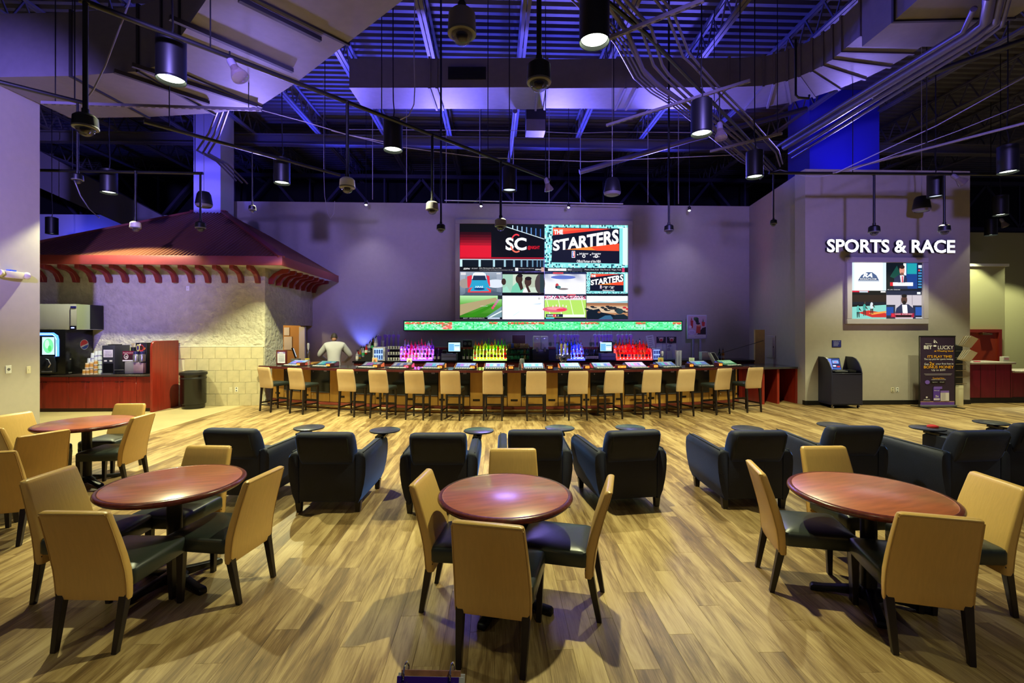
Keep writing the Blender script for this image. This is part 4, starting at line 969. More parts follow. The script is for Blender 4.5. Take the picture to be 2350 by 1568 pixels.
# creamer machine (two bodies)
t, W, H = frontbox('creamer_machine', 'dark grey creamer dispenser with framed notice on its front', 'drink machine', 234, 263, 793, 860, 11.2, .46, mat('slate_plastic', (46, 46, 58), .4), zmin=CZT)
MB().box(.03, W - .03, -.004, 0, .02, H * .38).build('cup_niche', blackgloss, t); MB().box(.03, W - .03, -.06, 0, 0, .025).build('drip_tray', steel, t)
a = Art(W * .74, H * .26); a.rect(0, 0, 1, 1, (226, 222, 226)); a.rect(.06, .08, .94, .92, (206, 200, 212))
a.text('FRENCH', .5, .70, .6, .16, (110, 90, 130)); a.text('VANILLA', .5, .42, .8, .16, (80, 70, 90)); a.text('CREAMER', .5, .18, .8, .14, (80, 70, 90))
o = a.build('notice', t, False); o.location = (W / 2, -.003, H * .72)
for k in (-1, 1): MB().box(W / 2 + k * .06 - .03, W / 2 + k * .06 + .03, -.006, 0, H * .44, H * .49).build('button', white, t)
MB().box(.04, W - .06, .12, .3, H, H + .02).build('hatch', blackmatte, t)
# coffee machine
t, W, H = frontbox('coffee_sign', 'dark red coffee menu board leaning over the coffee grinders', 'sign', 281, 312, 806, 830, 11.28, .03, mat('sign_maroon', (100, 20, 50), .4))
t.location.z = CZT + .0; 
MB().box(.02, .05, .005, .025, 0, PY(290, 806, 11.28).z - CZT).box(W - .05, W - .02, .005, .025, 0, PY(290, 806, 11.28).z - CZT).build('post', blackmatte, t)
hh = PY(290, 806, 11.28).z - PY(290, 830, 11.28).z; zc = PY(290, 818, 11.28).z - CZT
[c for c in t.children if c.name.startswith('body')][0].location.z = zc - hh / 2
a = Art(W * .98, hh * .96); a.rect(0, 0, 1, 1, (110, 22, 56)); a.rect(0, 0, 1, .14, (220, 214, 226)); a.rect(0, .14, 1, .66, (56, 20, 40)); a.text('Roast & Premium Roast', .5, .85, .86, .12, (236, 214, 224)); a.ell(.28, .48, .17, .27, (216, 206, 214)); a.ell(.28, .50, .12, .19, (50, 20, 26)); a.ell(.3, .46, .07, .11, (190, 176, 186))
o = a.build('print', t, False); o.location = (W / 2, -.002, zc)
t, W, H = frontbox('napkin_dispenser', 'stainless box dispenser under the coffee menu board', 'dispenser', 286, 318, 831, 857, 11.22, .2, mat('lilac_steel', (190, 184, 200), .3, .6), zmin=CZT)
MB().box(.02, W - .02, -.05, 0, 0, .015).build('tray', blackmatte, t)
t, W, H = frontbox('coffee_maker', 'tall coffee maker with coffee-cup picture and two bean canisters', 'coffee maker', 311, 337, 787, 858, 11.3, .28, blackmatte, zmin=CZT)
a = Art(W * .86, H * .28); a.rect(0, 0, 1, 1, (40, 26, 50)); a.ell(.52, .45, .27, .40, (206, 60, 70)); a.ell(.52, .5, .20, .28, (60, 26, 26)); a.ell(.2, .5, .18, .4, (214, 206, 120)); a.ell(.18, .5, .12, .28, (60, 40, 110)); a.poly([(.3, .9), (.5, .98), (.45, .7)], (226, 220, 230)); a.poly([(.8, .2), (.98, .4), (.9, .6)], (220, 120, 50))
o = a.build('picture', t, False); o.location = (W / 2, -.004, H * .84)
for k in (-1, 1):
    MB().lathe([(.06, 0), (.062, .16), (.055, .17)], 16, o=(W / 2 + k * .07, -.06, H * .40)).build('canister', mat('canister_steel', (180, 176, 186), .25, .8), t)
    MB().lathe([(.055, .17), (.05, .23), (.03, .24)], 16, o=(W / 2 + k * .07, -.06, H * .40)).build('hopper', mat('hopper_blue', (40, 40, 90), .2), t)
MB().box(W * .1, W * .95, -.10, 0, .02, H * .36).build('base_box', mat('pink_steel', (206, 170, 200), .3, .5), t, bevel=.006)
MB().box(W * .05, W, -.12, 0, 0, .02).build('tray', blackmatte, t)
st_ = thing('stirrer_cup', 'black cup of wooden stirrers behind the menu board', 'cup', (PY(307, 800, 11.5).x, 11.5, CZT))
zt_ = PY(307, 797, 11.5).z - CZT
MB().lathe([(.05, 0), (.055, zt_)], 14).build('cup', blackmatte, st_)
for k in range(7): MB().bar((random.uniform(-.03, .03), random.uniform(-.03, .03), zt_ - .05), (random.uniform(-.04, .04), random.uniform(-.03, .03), zt_ + .09), .008, .003).build('stirrer', mat('birch', (210, 184, 130), .7), st_)
t, W, H = frontbox('lid_tray', 'low black tray with steel rim between the coffee machines', 'tray', 263, 284, 849, 858, 11.2, .2, blackmatte, zmin=CZT)
MB().box(0, W, -.01, .0, H - .01, H).build('rim', steel, t)
# wall plates
def plate(pt, nrm, lb, w_=.075, h=.12, m=white, kind='outlet'):
    """small plate on a wall; nrm 'y' faces -y, 'x' faces +x"""
    t = thing('wall_plate', lb, kind, pt, 0 if nrm == 'y' else PI / 2)
    MB().box(-w_ / 2, w_ / 2, -.008, .0, -h / 2, h / 2).build('plate', m, t, bevel=.003, seg=1)
    if kind == 'outlet':
        for q in (-1, 1): MB().box(-.015, .015, -.011, -.008, q * .03 - .014, q * .03 + .014).build('socket', greyplastic, t)
    elif kind == 'thermostat':
        MB().lathe([(.025, 0), (.025, .012), (.0, .014)], 14).build('dial', greyplastic, t).rotation_euler = (PI / 2, 0, 0)
    else: MB().box(-.008, .008, -.014, -.008, -.015, .015).build('toggle', cream, t)
plate(PY(530, 894, KY - .016), 'y', 'cream blank wall plate on the tile wall', m=cream, kind='switch')
plate(PY(543, 894, KY - .016), 'y', 'white outlet on the tile wall', kind='outlet')
plate(PY(431, 662, KY - .001), 'y', 'white switch plate high on the stucco wall', kind='switch')
plate(PY(2048, 895, SY - .001), 'y', 'cream outlet on the wall beside the banner', m=cream, kind='outlet')
plate(PY(2059, 895, SY - .001), 'y', 'white outlet on the wall beside the banner', kind='outlet')
plate(PX(19, 848, PXR + .001), 'x', 'white dial switch on the left pillar', .10, .14, white, 'thermostat')
plate(PX(65, 849, PXR + .001), 'x', 'cream switch plate on the left pillar', .08, .13, cream, 'switch')
# emergency light on the pillar
p = PX(22, 631, PXR); t = thing('emergency_light', 'cream emergency light with two lamp heads on the left pillar', 'emergency light', p, PI / 2)
MB().box(-.17, .17, -.09, 0, -.06, .06).build('box', cream, t, bevel=.012)
for q in (-1, 1):
    o = MB().lathe([(.03, 0), (.06, .03), (.065, .08), (.055, .09), (0, .085)], 18).build('lamp_head', cream, t); o.location = (q * .17, -.06, 0); o.rotation_euler = (0, q * PI / 2.2, 0)
MB().box(-.06, .04, -.08, 0, .06, .085).build('blue_tab', mat('blue_tab', (60, 110, 220), .5), t)
# ================================================================== VIDEO WALL
WY = 14.9
v0, v1 = PY(1055, 733, WY - .06), PY(1441, 517, WY - .06)
VW, VH = v1.x - v0.x, v1.z - v0.z
vw = thing('video_wall', 'large video wall of ten sports pictures framed on the bar wall', 'screen', ((v0.x + v1.x) / 2, WY - .06, (v0.z + v1.z) / 2))
fw = .14
fr = MB(); fr.box(-VW / 2 - fw, VW / 2 + fw, -.04, .06, VH / 2, VH / 2 + fw).box(-VW / 2 - fw, VW / 2 + fw, -.04, .06, -VH / 2 - .05, -VH / 2).box(-VW / 2 - fw, -VW / 2, -.04, .06, -VH / 2, VH / 2).box(VW / 2, VW / 2 + fw, -.04, .06, -VH / 2, VH / 2)
fr.build('frame', wallpaint, vw, bevel=.006, seg=1)
MB().box(-VW / 2, VW / 2, .0, .06, -VH / 2, VH / 2).build('backing', blackgloss, vw, smooth=False)
def tile_art(name, u0, v0_, u1, v1_, fn):
    g = .0015; a = Art((u1 - u0 - 2 * g) * VW, (v1_ - v0_ - 2 * g) * VH); fn(a); o = a.build(name, vw); o.location = (((u0 + u1) / 2 - .5) * VW, -.002, ((v0_ + v1_) / 2 - .5) * VH)
def a_sc(a):
    a.rect(0, 0, 1, 1, (8, 10, 14))
    a.cells(0, .27, .37, .83, 12, 10, lambda u, v: mixc((206, 22, 44), (30, 6, 14), max(0, (v - .45) / .55) ** .8))
    a.poly([(.45, 1), (1, 1), (1, .70), (.54, .96)], (10, 18, 26))
    for k in range(7): a.poly([(.62 + k * .055, .98 - k * .012), (.632 + k * .055, .98 - k * .012), (.632 + k * .055, .90 - k * .028), (.62 + k * .055, .91 - k * .028)], mixc((190, 220, 235), (40, 90, 170), k / 6))
    a.poly([(.52, .97), (1, .70), (1, .685), (.52, .955)], (206, 226, 236))
    a.text('SC', .665, .585, .25, .27, (246, 246, 250), .03)
    for (cx_, cy_, r0) in ((.67, .60, .20),):
        a.poly([(cx_ + .07 * cos(R_(x)), cy_ + r0 * sin(R_(x))) for x in range(60, 160, 10)] + [(cx_ + .055 * cos(R_(x)), cy_ + (r0 - .03) * sin(R_(x))) for x in range(150, 50, -10)], (226, 60, 70))
        a.poly([(cx_ + .08 * cos(R_(x)), cy_ + r0 * sin(R_(x))) for x in range(200, 310, 10)] + [(cx_ + .06 * cos(R_(x)), cy_ + (r0 - .03) * sin(R_(x))) for x in range(300, 190, -10)], (236, 110, 90))
    a.text('@NIGHT', .875, .505, .145, .09, (206, 24, 40), .02)
    a.rect(0, .275, 1, .30, (170, 16, 36)); a.rect(0, .245, 1, .262, (190, 206, 216)); a.rect(0, .10, 1, .245, (10, 20, 30))
    for k in range(11):
        x = [.0, .22, .39, .52, .63, .72, .79, .855, .91, .95, .985][k]; a.rect(x, .10, x + .028 * (1 - k * .06), .25, mixc((190, 226, 232), (30, 70, 110), k / 12))
    a.rect(0, 0, 1, .085, (20, 22, 28)); a.rect(.04, .015, .12, .08, (6, 6, 8)); a.text('ESPN', .08, .055, .07, .035, (236, 236, 236), .02, 0, .1)
    a.text('NFL DRAFT', .175, .062, .07, .022, (200, 200, 205)); a.text('Kyler Murray picks NFL over MLB', .36, .067, .26, .026, (236, 236, 236)); a.text('"I am firmly and fully committing my life to becoming an NFL QB"', .43, .030, .40, .022, (190, 190, 196))
    a.rect(.655, .01, .69, .08, (226, 226, 230)); a.text('Super Regional win to Beat Kansas', .79, .065, .18, .02, (200, 200, 200)); a.text('ESPN2', .93, .045, .07, .03, (226, 226, 226), .02); a.rect(.965, .0, 1, .09, (190, 150, 140))
def a_start(a, small=False):
    a.rect(0, 0, 1, 1, (126, 214, 216)); r_ = random.Random(3)
    a.cells(.0, .0, 1, 1, 60, 30, lambda u, v: r_.choice([None, None, None, (196, 240, 240), (20, 70, 90), (150, 226, 226)]) if (abs(u - .5) > .42 and u < .1) or v < .17 or v > .93 or (u < .1) else None)
    a.rect(.94, .15, 1, .95, (206, 240, 238))
    a.poly([(.08, .20), (.90, .18), (.90, .93), (.10, .945)], (14, 18, 36))
    a.poly([(.10, .935), (.80, .92), (.10, .775)], (226, 62, 48)); a.poly([(.10, .935), (.55, .925), (.10, .83)], (236, 96, 60))
    a.poly([(.25, .475), (.895, .61), (.895, .45)], (240, 130, 44)); a.poly([(.55, .53), (.895, .61), (.895, .45), (.62, .455)], (228, 74, 40))
    a.text('THE', .165, .845, .11, .10, (250, 250, 250), .04)
    a.text('STARTERS', .495, .655, .79, .27, (252, 252, 252), .035, .21, 0, .35)
    a.rect(.325, .30, .365, .445, (240, 240, 244)); a.rect(.33, .31, .345, .435, (40, 80, 190)); a.rect(.345, .31, .36, .435, (220, 50, 60)); a.ell(.345, .38, .006, .05, (250, 250, 250))
    for cu in (.47, .62):
        a.text('Jack Armour' if cu < .5 else 'Grooming', cu, .385, .11, .05, (236, 236, 240), .02); a.ell(cu, .335, .02, .035, (236, 236, 240)); a.ell(cu, .335, .011, .018, (14, 18, 36))
    a.ell(.395, .365, .007, .014, (240, 240, 240)); a.ell(.55, .365, .007, .014, (240, 240, 240)); a.text('QUALITY', .62, .32, .08, .03, (236, 236, 240), .02)
    a.text('Official Partner of the NBA', .53, .225, .29, .06, (240, 240, 244), .01)
    a.rect(0, 0, 1, .085, (20, 22, 32))
    if not small:
        a.rect(.04, .02, .26, .07, (240, 240, 240)); a.text('NBA TODAY', .15, .045, .1, .03, (120, 120, 126)); a.rect(.27, .015, .45, .075, (60, 62, 76)); a.text('BULLS', .30, .045, .045, .03, (236, 236, 236)); a.text('Minors, Dunn, Rush   Otto Porter Jr. Wages, Trade', .70, .045, .44, .035, (226, 226, 226)); a.rect(.93, .0, .96, .09, (200, 50, 90))
def a_car(a):
    a.cells(0, 0, 1, 1, 16, 14, lambda u, v: mixc((70, 86, 104), (150, 160, 176), v + .3 * (abs(u - .5) > .35)))
    a.ell(.85, .5, .25, .18, (206, 214, 226)); a.ell(.12, .5, .14, .2, (150, 140, 134)); a.poly([(.05, 0), (.95, 0), (1, .12), (.7, .2), (.2, .18)], (70, 84, 104))
    a.poly([(.17, .80), (.28, .86), (.30, .5), (.22, .3), (.18, .35)], (214, 48, 66)); a.poly([(.62, .86), (.70, .82), (.72, .4), (.64, .3)], (214, 48, 66))
    a.poly([(.30, .92), (.36, .97), (.56, .97), (.62, .92), (.66, .55), (.72, .28), (.74, .12), (.18, .12), (.22, .28), (.27, .55)], (40, 150, 190))
    a.poly([(.31, .92), (.36, .97), (.55, .97), (.61, .92), (.63, .70), (.28, .70)], (226, 236, 240)); a.poly([(.32, .84), (.60, .84), (.625, .64), (.295, .64)], (30, 44, 70))
    a.poly([(.18, .12), (.74, .12), (.74, .25), (.62, .34), (.70, .18), (.24, .17), (.30, .36), (.2, .26)], (222, 56, 60)); a.text('HAAS', .46, .36, .18, .08, (226, 240, 246), .02); a.ell(.46, .27, .13, .05, (16, 60, 120))
    a.rect(.02, .86, .14, .97, (206, 206, 210)); a.rect(.87, .9, .97, .95, (206, 206, 210))
def a_boys(a):
    a.rect(0, 0, 1, 1, (10, 10, 12)); a.rect(0, .12, 1, .90, (190, 206, 188)); a.rect(0, .12, .25, .9, (150, 190, 170))
    for k in range(14): a.rect(.5 + k * .03, .35, .515 + k * .03, .9, (150, 150, 126))
    a.ell(.90, .5, .12, .42, (70, 60, 60)); a.rect(.9, .12, 1, .9, (40, 56, 60))
    a.poly([(.0, .12), (.02, .3), (.10, .40), (.2, .12)], (150, 206, 186)); a.ell(.03, .58, .055, .14, (56, 40, 34))
    a.poly([(.20, .12), (.24, .38), (.34, .55), (.46, .5), (.54, .12)], (110, 190, 160)); a.ell(.40, .70, .085, .20, (60, 42, 34)); a.ell(.42, .84, .07, .07, (26, 18, 18)); a.poly([(.36, .55), (.46, .6), (.50, .3), (.44, .2)], (56, 38, 30))
    a.poly([(.48, .12), (.50, .25), (.60, .36), (.68, .12)], (226, 230, 226)); a.ell(.61, .58, .085, .19, (66, 46, 38)); a.ell(.62, .72, .08, .08, (28, 20, 20)); a.poly([(.55, .42), (.60, .45), (.68, .14), (.62, .12)], (60, 40, 34))
def a_moto(a):
    a.cells(0, 0, 1, 1, 24, 16, lambda u, v: mixc((226, 226, 232), (120, 130, 160), max(0, v - .55) * 2 * (.6 + .4 * sin(u * 17 + v * 9))))
    a.ell(.45, .78, .3, .08, (90, 110, 190)); a.rect(0, .92, 1, 1, (30, 40, 80)); a.rect(.2, .93, .45, .99, (206, 60, 70)); a.ell(.30, .42, .04, .10, (190, 60, 66)); a.ell(.33, .35, .06, .07, (60, 120, 120)); a.ell(.45, .28, .12, .04, (120, 110, 110)); a.ell(.28, .36, .025, .05, (40, 40, 60)); a.rect(0, 0, 1, .06, (40, 44, 70)); a.rect(.55, .01, .75, .05, (210, 70, 80))
def a_grass(a):
    a.cells(0, 0, 1, 1, 24, 16, lambda u, v: mixc(mixc((56, 120, 30), (90, 170, 60), v), (206, 236, 206), 1.6 * max(0, v - .55)) if v > .25 + .0 * u else (50, 120, 26))
    a.poly([(0, .15), (0, .62), (.85, .92), (.9, .8)], (164, 150, 110)); a.poly([(.05, .08), (.3, .06), (.85, .62), (.80, .66), (.35, .30)], (48, 130, 22)); a.poly([(.55, 0), (1, 0), (1, .55)], (110, 140, 150)); a.poly([(.60, .0), (.66, 0), (1, .32), (1, .38)], (216, 226, 226))
    for k in range(6): a.ell(.78 + k * .035, .48 + k * .09, .03, .06, (206 - k * 10, 70 + k * 20, 110 + k * 15))
    a.rect(.9, .85, 1, 1, (30, 40, 40)); a.text('w Mickey Ponte', .57, .55, .18, .04, (236, 236, 236)); a.rect(0, 0, 1, .08, (16, 18, 26)); a.text('RACE 7   GREYHOUND RESULTS', .33, .04, .5, .04, (206, 206, 206)); a.rect(.66, .01, .95, .07, (190, 206, 226))
def a_white(a):
    a.rect(0, 0, 1, 1, (250, 252, 253)); a.poly([(.0, .7), (.12, .9), (0, .95)], (226, 240, 246)); a.poly([(.25, .12), (.42, .32), (.40, .34), (.26, .18)], (206, 226, 236)); a.poly([(.68, .64), (.95, .70), (.9, .62)], (190, 210, 226)); a.ell(.88, .88, .022, .04, (60, 60, 70)); a.ell(.88, .88, .012, .022, (250, 250, 250)); a.rect(.94, .84, .98, .92, (206, 220, 236))
def a_foot(a):
    a.rect(0, 0, 1, 1, (170, 214, 96)); a.rect(0, .82, 1, 1, (216, 206, 214)); r_ = random.Random(5)
    a.cells(0, .88, 1, 1, 40, 4, lambda u, v: r_.choice([(226, 60, 120), (240, 220, 230), (90, 40, 60), None]))
    for k in range(4): a.poly([(.12 + k * .28, .2), (.14 + k * .28, .2), (.06 + k * .28, .82), (.045 + k * .28, .82)], (224, 240, 200))
    a.ell(.25, .42, .30, .12, (214, 96, 120)); a.ell(.25, .46, .2, .06, (240, 150, 150)); a.ell(.4, .40, .12, .06, (226, 60, 80))
    for k in range(5): a.ell(.2 + k * .08, .55 + .03 * (k % 2), .012, .05, (240, 220, 226))
    a.rect(.03, .09, .44, .22, (30, 36, 60)); a.rect(.2, .09, .28, .22, (206, 40, 60)); a.rect(.44, .09, .97, .2, (226, 240, 236)); a.text('DENVER   41  31', .2, .155, .28, .07, (236, 236, 240), .01); a.rect(0, 0, 1, .075, (30, 30, 40)); a.rect(.03, .02, .23, .07, (80, 206, 226))
def a_desert(a):
    a.rect(0, 0, 1, 1, (230, 240, 244)); a.rect(0, 0, 1, .72, (176, 128, 90)); a.poly([(0, .72), (.3, .76), (.6, .74), (1, .80), (1, .70), (0, .70)], (150, 190, 200)); a.rect(0, .62, 1, .70, (150, 100, 70)); a.rect(0, .28, 1, .55, (206, 180, 150))
    r_ = random.Random(9)
    for k in range(14):
        u = r_.random(); v = .32 + .25 * r_.random(); a.ell(u, v, .05, .035, (26, 34, 40)); a.ell(u + .05, v - .04, .07, .025, (50, 46, 44))
    a.ell(.92, .50, .05, .04, (190, 40, 50)); a.ell(.98, .44, .03, .04, (206, 30, 40)); a.poly([(0, 0), (0, .35), (.3, .45), (.35, .3), (.7, .18), (.75, 0)], (14, 26, 36)); a.poly([(.28, 0), (.45, .16), (.58, .17), (.66, .0)], (50, 96, 130)); a.ell(.80, .34, .09, .12, (40, 60, 66)); a.poly([(.62, .0), (.7, .2), (.9, .22), (1, .12), (1, 0)], (20, 36, 46)); a.ell(.3, .3, .04, .04, (150, 100, 70))
tile_art('picture', 0, .5, .5, 1, a_sc); tile_art('picture', .5, .5, 1, 1, a_start)
tile_art('picture', 0, .25, .25, .5, a_car); tile_art('picture', .25, .25, .5, .5, a_boys); tile_art('picture', .5, .25, .75, .5, a_moto); tile_art('picture', .75, .25, 1, .5, lambda a: a_start(a, True))
tile_art('picture', 0, 0, .25, .25, a_grass); tile_art('picture', .25, 0, .5, .25, a_white); tile_art('picture', .5, 0, .75, .25, a_foot); tile_art('picture', .75, 0, 1, .25, a_desert)
# ---- LED ticker strip
t0, t1 = PY(928, 757.5, WY - .08), PY(1564, 739, WY - .08); t1.z = t0.z + (PY(1245, 739, WY - .08).z - PY(1245, 758, WY - .08).z)
tk = thing('led_ticker', 'long narrow green and red LED ticker below the video wall', 'ticker', ((t0.x + t1.x) / 2, WY - .08, (t0.z + t1.z) / 2))
TW, TH_ = t1.x - t0.x, t1.z - t0.z
MB().box(-TW / 2 - .03, TW / 2 + .03, 0, .08, -TH_ / 2 - .03, TH_ / 2 + .03).build('case', mat('ticker_case', (20, 60, 30), .4), tk, bevel=.005, seg=1)
a = Art(TW, TH_); r_ = random.Random(4); a.rect(0, 0, 1, 1, (60, 240, 130))
seg = [r_.random() for _ in range(30)]
def tick(u, v):
    s_ = seg[int(u * 29.99)]; q = r_.random()
    base = (100, 246, 160) if s_ > .2 else ((226, 110, 100) if s_ < .08 else (150, 236, 190))
    if v > .72 and s_ < .4: base = (226, 90, 70)
    if q < .22: return mixc(base, (30, 170, 70), .6)
    if q > .82: return mixc(base, (210, 255, 226), .6)
    return base
a.cells(.001, .06, .999, .94, 190, 7, tick); a.build('led_panel', tk).location = (0, -.002, 0)
lamp('AREA', 'ticker_glow', (tk.location.x, WY - .12, tk.location.z), (tk.location.x, 13, tk.location.z - 1.0), 14, (.2, 1, .4), shape='RECTANGLE', size=TW, size_y=.2)
# ================================================================== SPORTS WALL
s0, s1 = PY(1898, 578, SY - .09), PY(2192, 549, SY - .09)
sg = thing('wall_lettering', 'glowing white letters SPORTS & RACE high on the right wall', 'sign', ((s0.x + s1.x) / 2, SY - .09, (PY(2045, 565, SY - .09)).z))
def letters(body, parent, W, H, th, off=.025):
    vs, fs = text_mesh(body, off)
    # group the triangles of each letter by connectivity, one mesh per letter
    par = list(range(len(vs)))
    def find(i):
        while par[i] != i: par[i] = par[par[i]]; i = par[i]
        return i
    for f in fs:
        for k in f[1:]: par[find(f[0])] = find(k)
    isl = {}
    for f in fs: isl.setdefault(find(f[0]), []).append(f)
    for k, g in sorted(isl.items(), key=lambda q: min(vs[i][0] for f in q[1] for i in f)):
        cnt = {}
        for f in g:
            for i in range(len(f)):
                e = (f[i], f[(i + 1) % len(f)]); cnt[tuple(sorted(e))] = cnt.get(tuple(sorted(e)), []) + [e]
        b = MB(); ids = sorted({i for f in g for i in f}); mp = {v: n for n, v in enumerate(ids)}; n = len(ids)
        pts = [(vs[i][0] * W, 0, vs[i][1] * H) for i in ids] + [(vs[i][0] * W, th, vs[i][1] * H) for i in ids]
        b._add(pts, [tuple(mp[i] for i in f) for f in g], 0)
        b._add(pts, [tuple(mp[i] + n for i in reversed(f)) for f in g] + [(mp[e[0]], mp[e[0]] + n, mp[e[1]] + n, mp[e[1]]) for es in cnt.values() if len(es) == 1 for e in es], 1)
        b.build('letter', [mat('letter_face', (236, 240, 255), .3, emit=2.6), mat('letter_side', (40, 40, 60), .4)], parent, smooth=False)
letters('SPORTS & RACE', sg, s1.x - s0.x, PY(2045, 549, SY - .09).z - PY(2045, 579, SY - .09).z, .07)
o0, o1 = PY(1952, 732, SY - .03), PY(2115, 604, SY - .03); o1.z = PY(2030, 603, SY - .03).z; o0.z = PY(2030, 732, SY - .03).z
sw = thing('video_screen', 'framed four-picture screen under the glowing letters', 'screen', ((o0.x + o1.x) / 2, SY - .03, (o0.z + o1.z) / 2)); VW, VH = o1.x - o0.x, o1.z - o0.z; vw = sw
fw = .13
fr = MB(); fr.box(-VW / 2 - fw, VW / 2 + fw, -.06, .03, VH / 2, VH / 2 + fw).box(-VW / 2 - fw, VW / 2 + fw, -.06, .03, -VH / 2 - fw, -VH / 2).box(-VW / 2 - fw, -VW / 2, -.06, .03, -VH / 2, VH / 2).box(VW / 2, VW / 2 + fw, -.06, .03, -VH / 2, VH / 2)
fr.build('frame', mat('lilac_frame', (188, 180, 186), .6), sw, bevel=.008, seg=1)
MB().box(-VW / 2, VW / 2, .0, .03, -VH / 2, VH / 2).build('backing', blackgloss, sw, smooth=False)
def b_logo(a):
    a.rect(0, 0, 1, 1, (206, 222, 236)); a.rect(.1, 0, .9, 1, (240, 246, 250))
    a.poly([(.2, .36), (.3, .55), (.45, .66), (.6, .66), (.72, .55), (.8, .36)], (70, 90, 130)); a.text('RA', .5, .55, .28, .16, (236, 240, 246), .05, 0, .2); a.rect(.24, .37, .74, .46, (50, 66, 100)); a.text('ROCKAUTO.COM', .49, .415, .46, .06, (236, 240, 246), .02); a.rect(.2, .33, .8, .345, (90, 110, 150))
def b_host(a):
    a.rect(0, 0, 1, 1, (10, 20, 26)); a.poly([(.1, .5), (.3, .9), (.4, .6), (.3, .4)], (20, 70, 60)); a.rect(.56, 0, .88, 1, (26, 60, 130)); a.rect(.58, .6, .86, .98, (30, 150, 160)); a.rect(.48, .55, .56, .98, (226, 240, 240))
    a.poly([(.20, .05), (.22, .45), (.36, .58), (.50, .58), (.58, .45), (.60, .05)], (36, 44, 74)); a.poly([(.38, .55), (.5, .55), (.47, .2), (.42, .2)], (230, 226, 230)); a.poly([(.43, .52), (.47, .52), (.48, .2), (.43, .2)], (200, 80, 96)); a.ell(.44, .73, .075, .17, (206, 140, 120)); a.ell(.44, .85, .075, .07, (40, 26, 24)); a.ell(.44, .60, .05, .05, (120, 80, 66))
    a.rect(.1, .17, .75, .30, (226, 230, 236)); a.rect(.1, .17, .18, .3, (206, 30, 44)); a.text('NFL NEWS', .42, .285, .2, .03, (40, 40, 50)); a.rect(0, 0, 1, .07, (16, 20, 30)); a.text('NFL LIVE  OVERTIME', .2, .035, .36, .035, (220, 220, 226)); a.rect(.88, 0, 1, 1, (16, 22, 40))
    for k in range(8): a.rect(.89, .1 + k * .1, .99, .16 + k * .1, (50 + 20 * (k % 2), 130, 180))
    a.rect(.89, .82, .99, .92, (206, 214, 226)); a.rect(.89, .7, .94, .76, (206, 60, 66))
def b_court(a):
    a.rect(0, 0, 1, 1, (12, 12, 16)); a.rect(0, .6, 1, .85, (40, 28, 24)); a.poly([(0, .0), (0, .42), (1, .5), (1, 0)], (126, 196, 186)); a.poly([(.2, .22), (.5, .3), (1, .2), (1, .05), (.6, .05)], (190, 44, 40)); a.poly([(.5, .2), (1, .28), (1, .22), (.6, .14)], (226, 150, 70)); a.rect(0, .5, 1, .6, (20, 26, 40)); a.rect(0, .95, .5, 1, (206, 30, 60)); a.rect(.24, .94, .48, .99, (190, 206, 220)); a.rect(.84, .94, .98, .99, (226, 226, 226))
    for x, y, c, c2 in ((.20, .24, (90, 180, 170), (20, 20, 30)), (.38, .30, (60, 150, 140), (70, 50, 44)), (.58, .36, (206, 214, 220), (60, 40, 36))):
        a.ell(x, y + .1, .045, .13, c); a.ell(x + .01, y + .27, .022, .04, c2); a.poly([(x - .04, y), (x, y), (x - .01, y - .2), (x - .03, y - .2)], c2); a.poly([(x, y), (x + .04, y), (x + .04, y - .19), (x + .02, y - .19)], c2); a.poly([(x + .03, y + .16), (x + .09, y + .05), (x + .08, y + .03), (x + .02, y + .1)], c2)
def b_int(a):
    a.rect(0, 0, 1, 1, (190, 182, 190)); a.rect(0, .85, 1, 1, (30, 36, 60)); a.rect(0, .0, .25, .5, (40, 44, 60)); a.rect(.75, 0, 1, .48, (30, 36, 60)); a.rect(0, .12, .2, .42, (30, 70, 150)); a.rect(.82, .12, 1, .42, (36, 80, 160)); a.rect(.4, .5, .42, .85, (150, 140, 150)); a.rect(.72, .5, .74, .85, (150, 140, 150))
    a.poly([(.22, .05), (.28, .38), (.42, .52), (.62, .52), (.76, .38), (.82, .05)], (40, 46, 76)); a.poly([(.44, .5), (.58, .5), (.60, .18), (.46, .18)], (232, 232, 236)); a.ell(.50, .68, .085, .17, (78, 52, 44)); a.ell(.50, .82, .08, .06, (22, 18, 20)); a.ell(.50, .58, .05, .07, (30, 24, 24)); a.rect(.12, .05, .78, .20, (150, 26, 56)); a.rect(.26, .06, .7, .13, (24, 16, 24)); a.text('WADE  INTERVIEW', .48, .165, .5, .04, (236, 220, 226)); a.rect(.14, .08, .22, .18, (206, 40, 60)); a.rect(.86, .88, .96, .96, (220, 226, 230)); a.rect(.82, .02, 1, .05, (220, 226, 240))
tile_art('picture', 0, .5, .5, 1, b_logo); tile_art('picture', .5, .5, 1, 1, b_host); tile_art('picture', 0, 0, .5, .5, b_court); tile_art('picture', .5, 0, 1, .5, b_int)
# plaque
p0, p1 = PY(1909, 797, SY), PY(1930, 781, SY)
pq = thing('wall_plaque', 'small blue notice plaque above the betting machine', 'sign', ((p0.x + p1.x) / 2, SY, (p0.z + p1.z) / 2))
W, H = p1.x - p0.x, p1.z - p0.z
MB().box(-W / 2, W / 2, -.012, 0, -H / 2, H / 2).build('board', mat('plaque_blue', (30, 36, 110), .4), pq, bevel=.002, seg=1)
a = Art(W * .9, H * .9); a.rect(0, 0, 1, 1, (34, 40, 130)); a.text('MUST BE 21 OR OLDER', .5, .88, .8, .09, (210, 210, 240))
for k in range(8): a.rect(.1, .72 - k * .085, .1 + random.uniform(.5, .8), .75 - k * .085, (160, 160, 220))
a.build('print', pq, False).location = (0, -.013, 0)
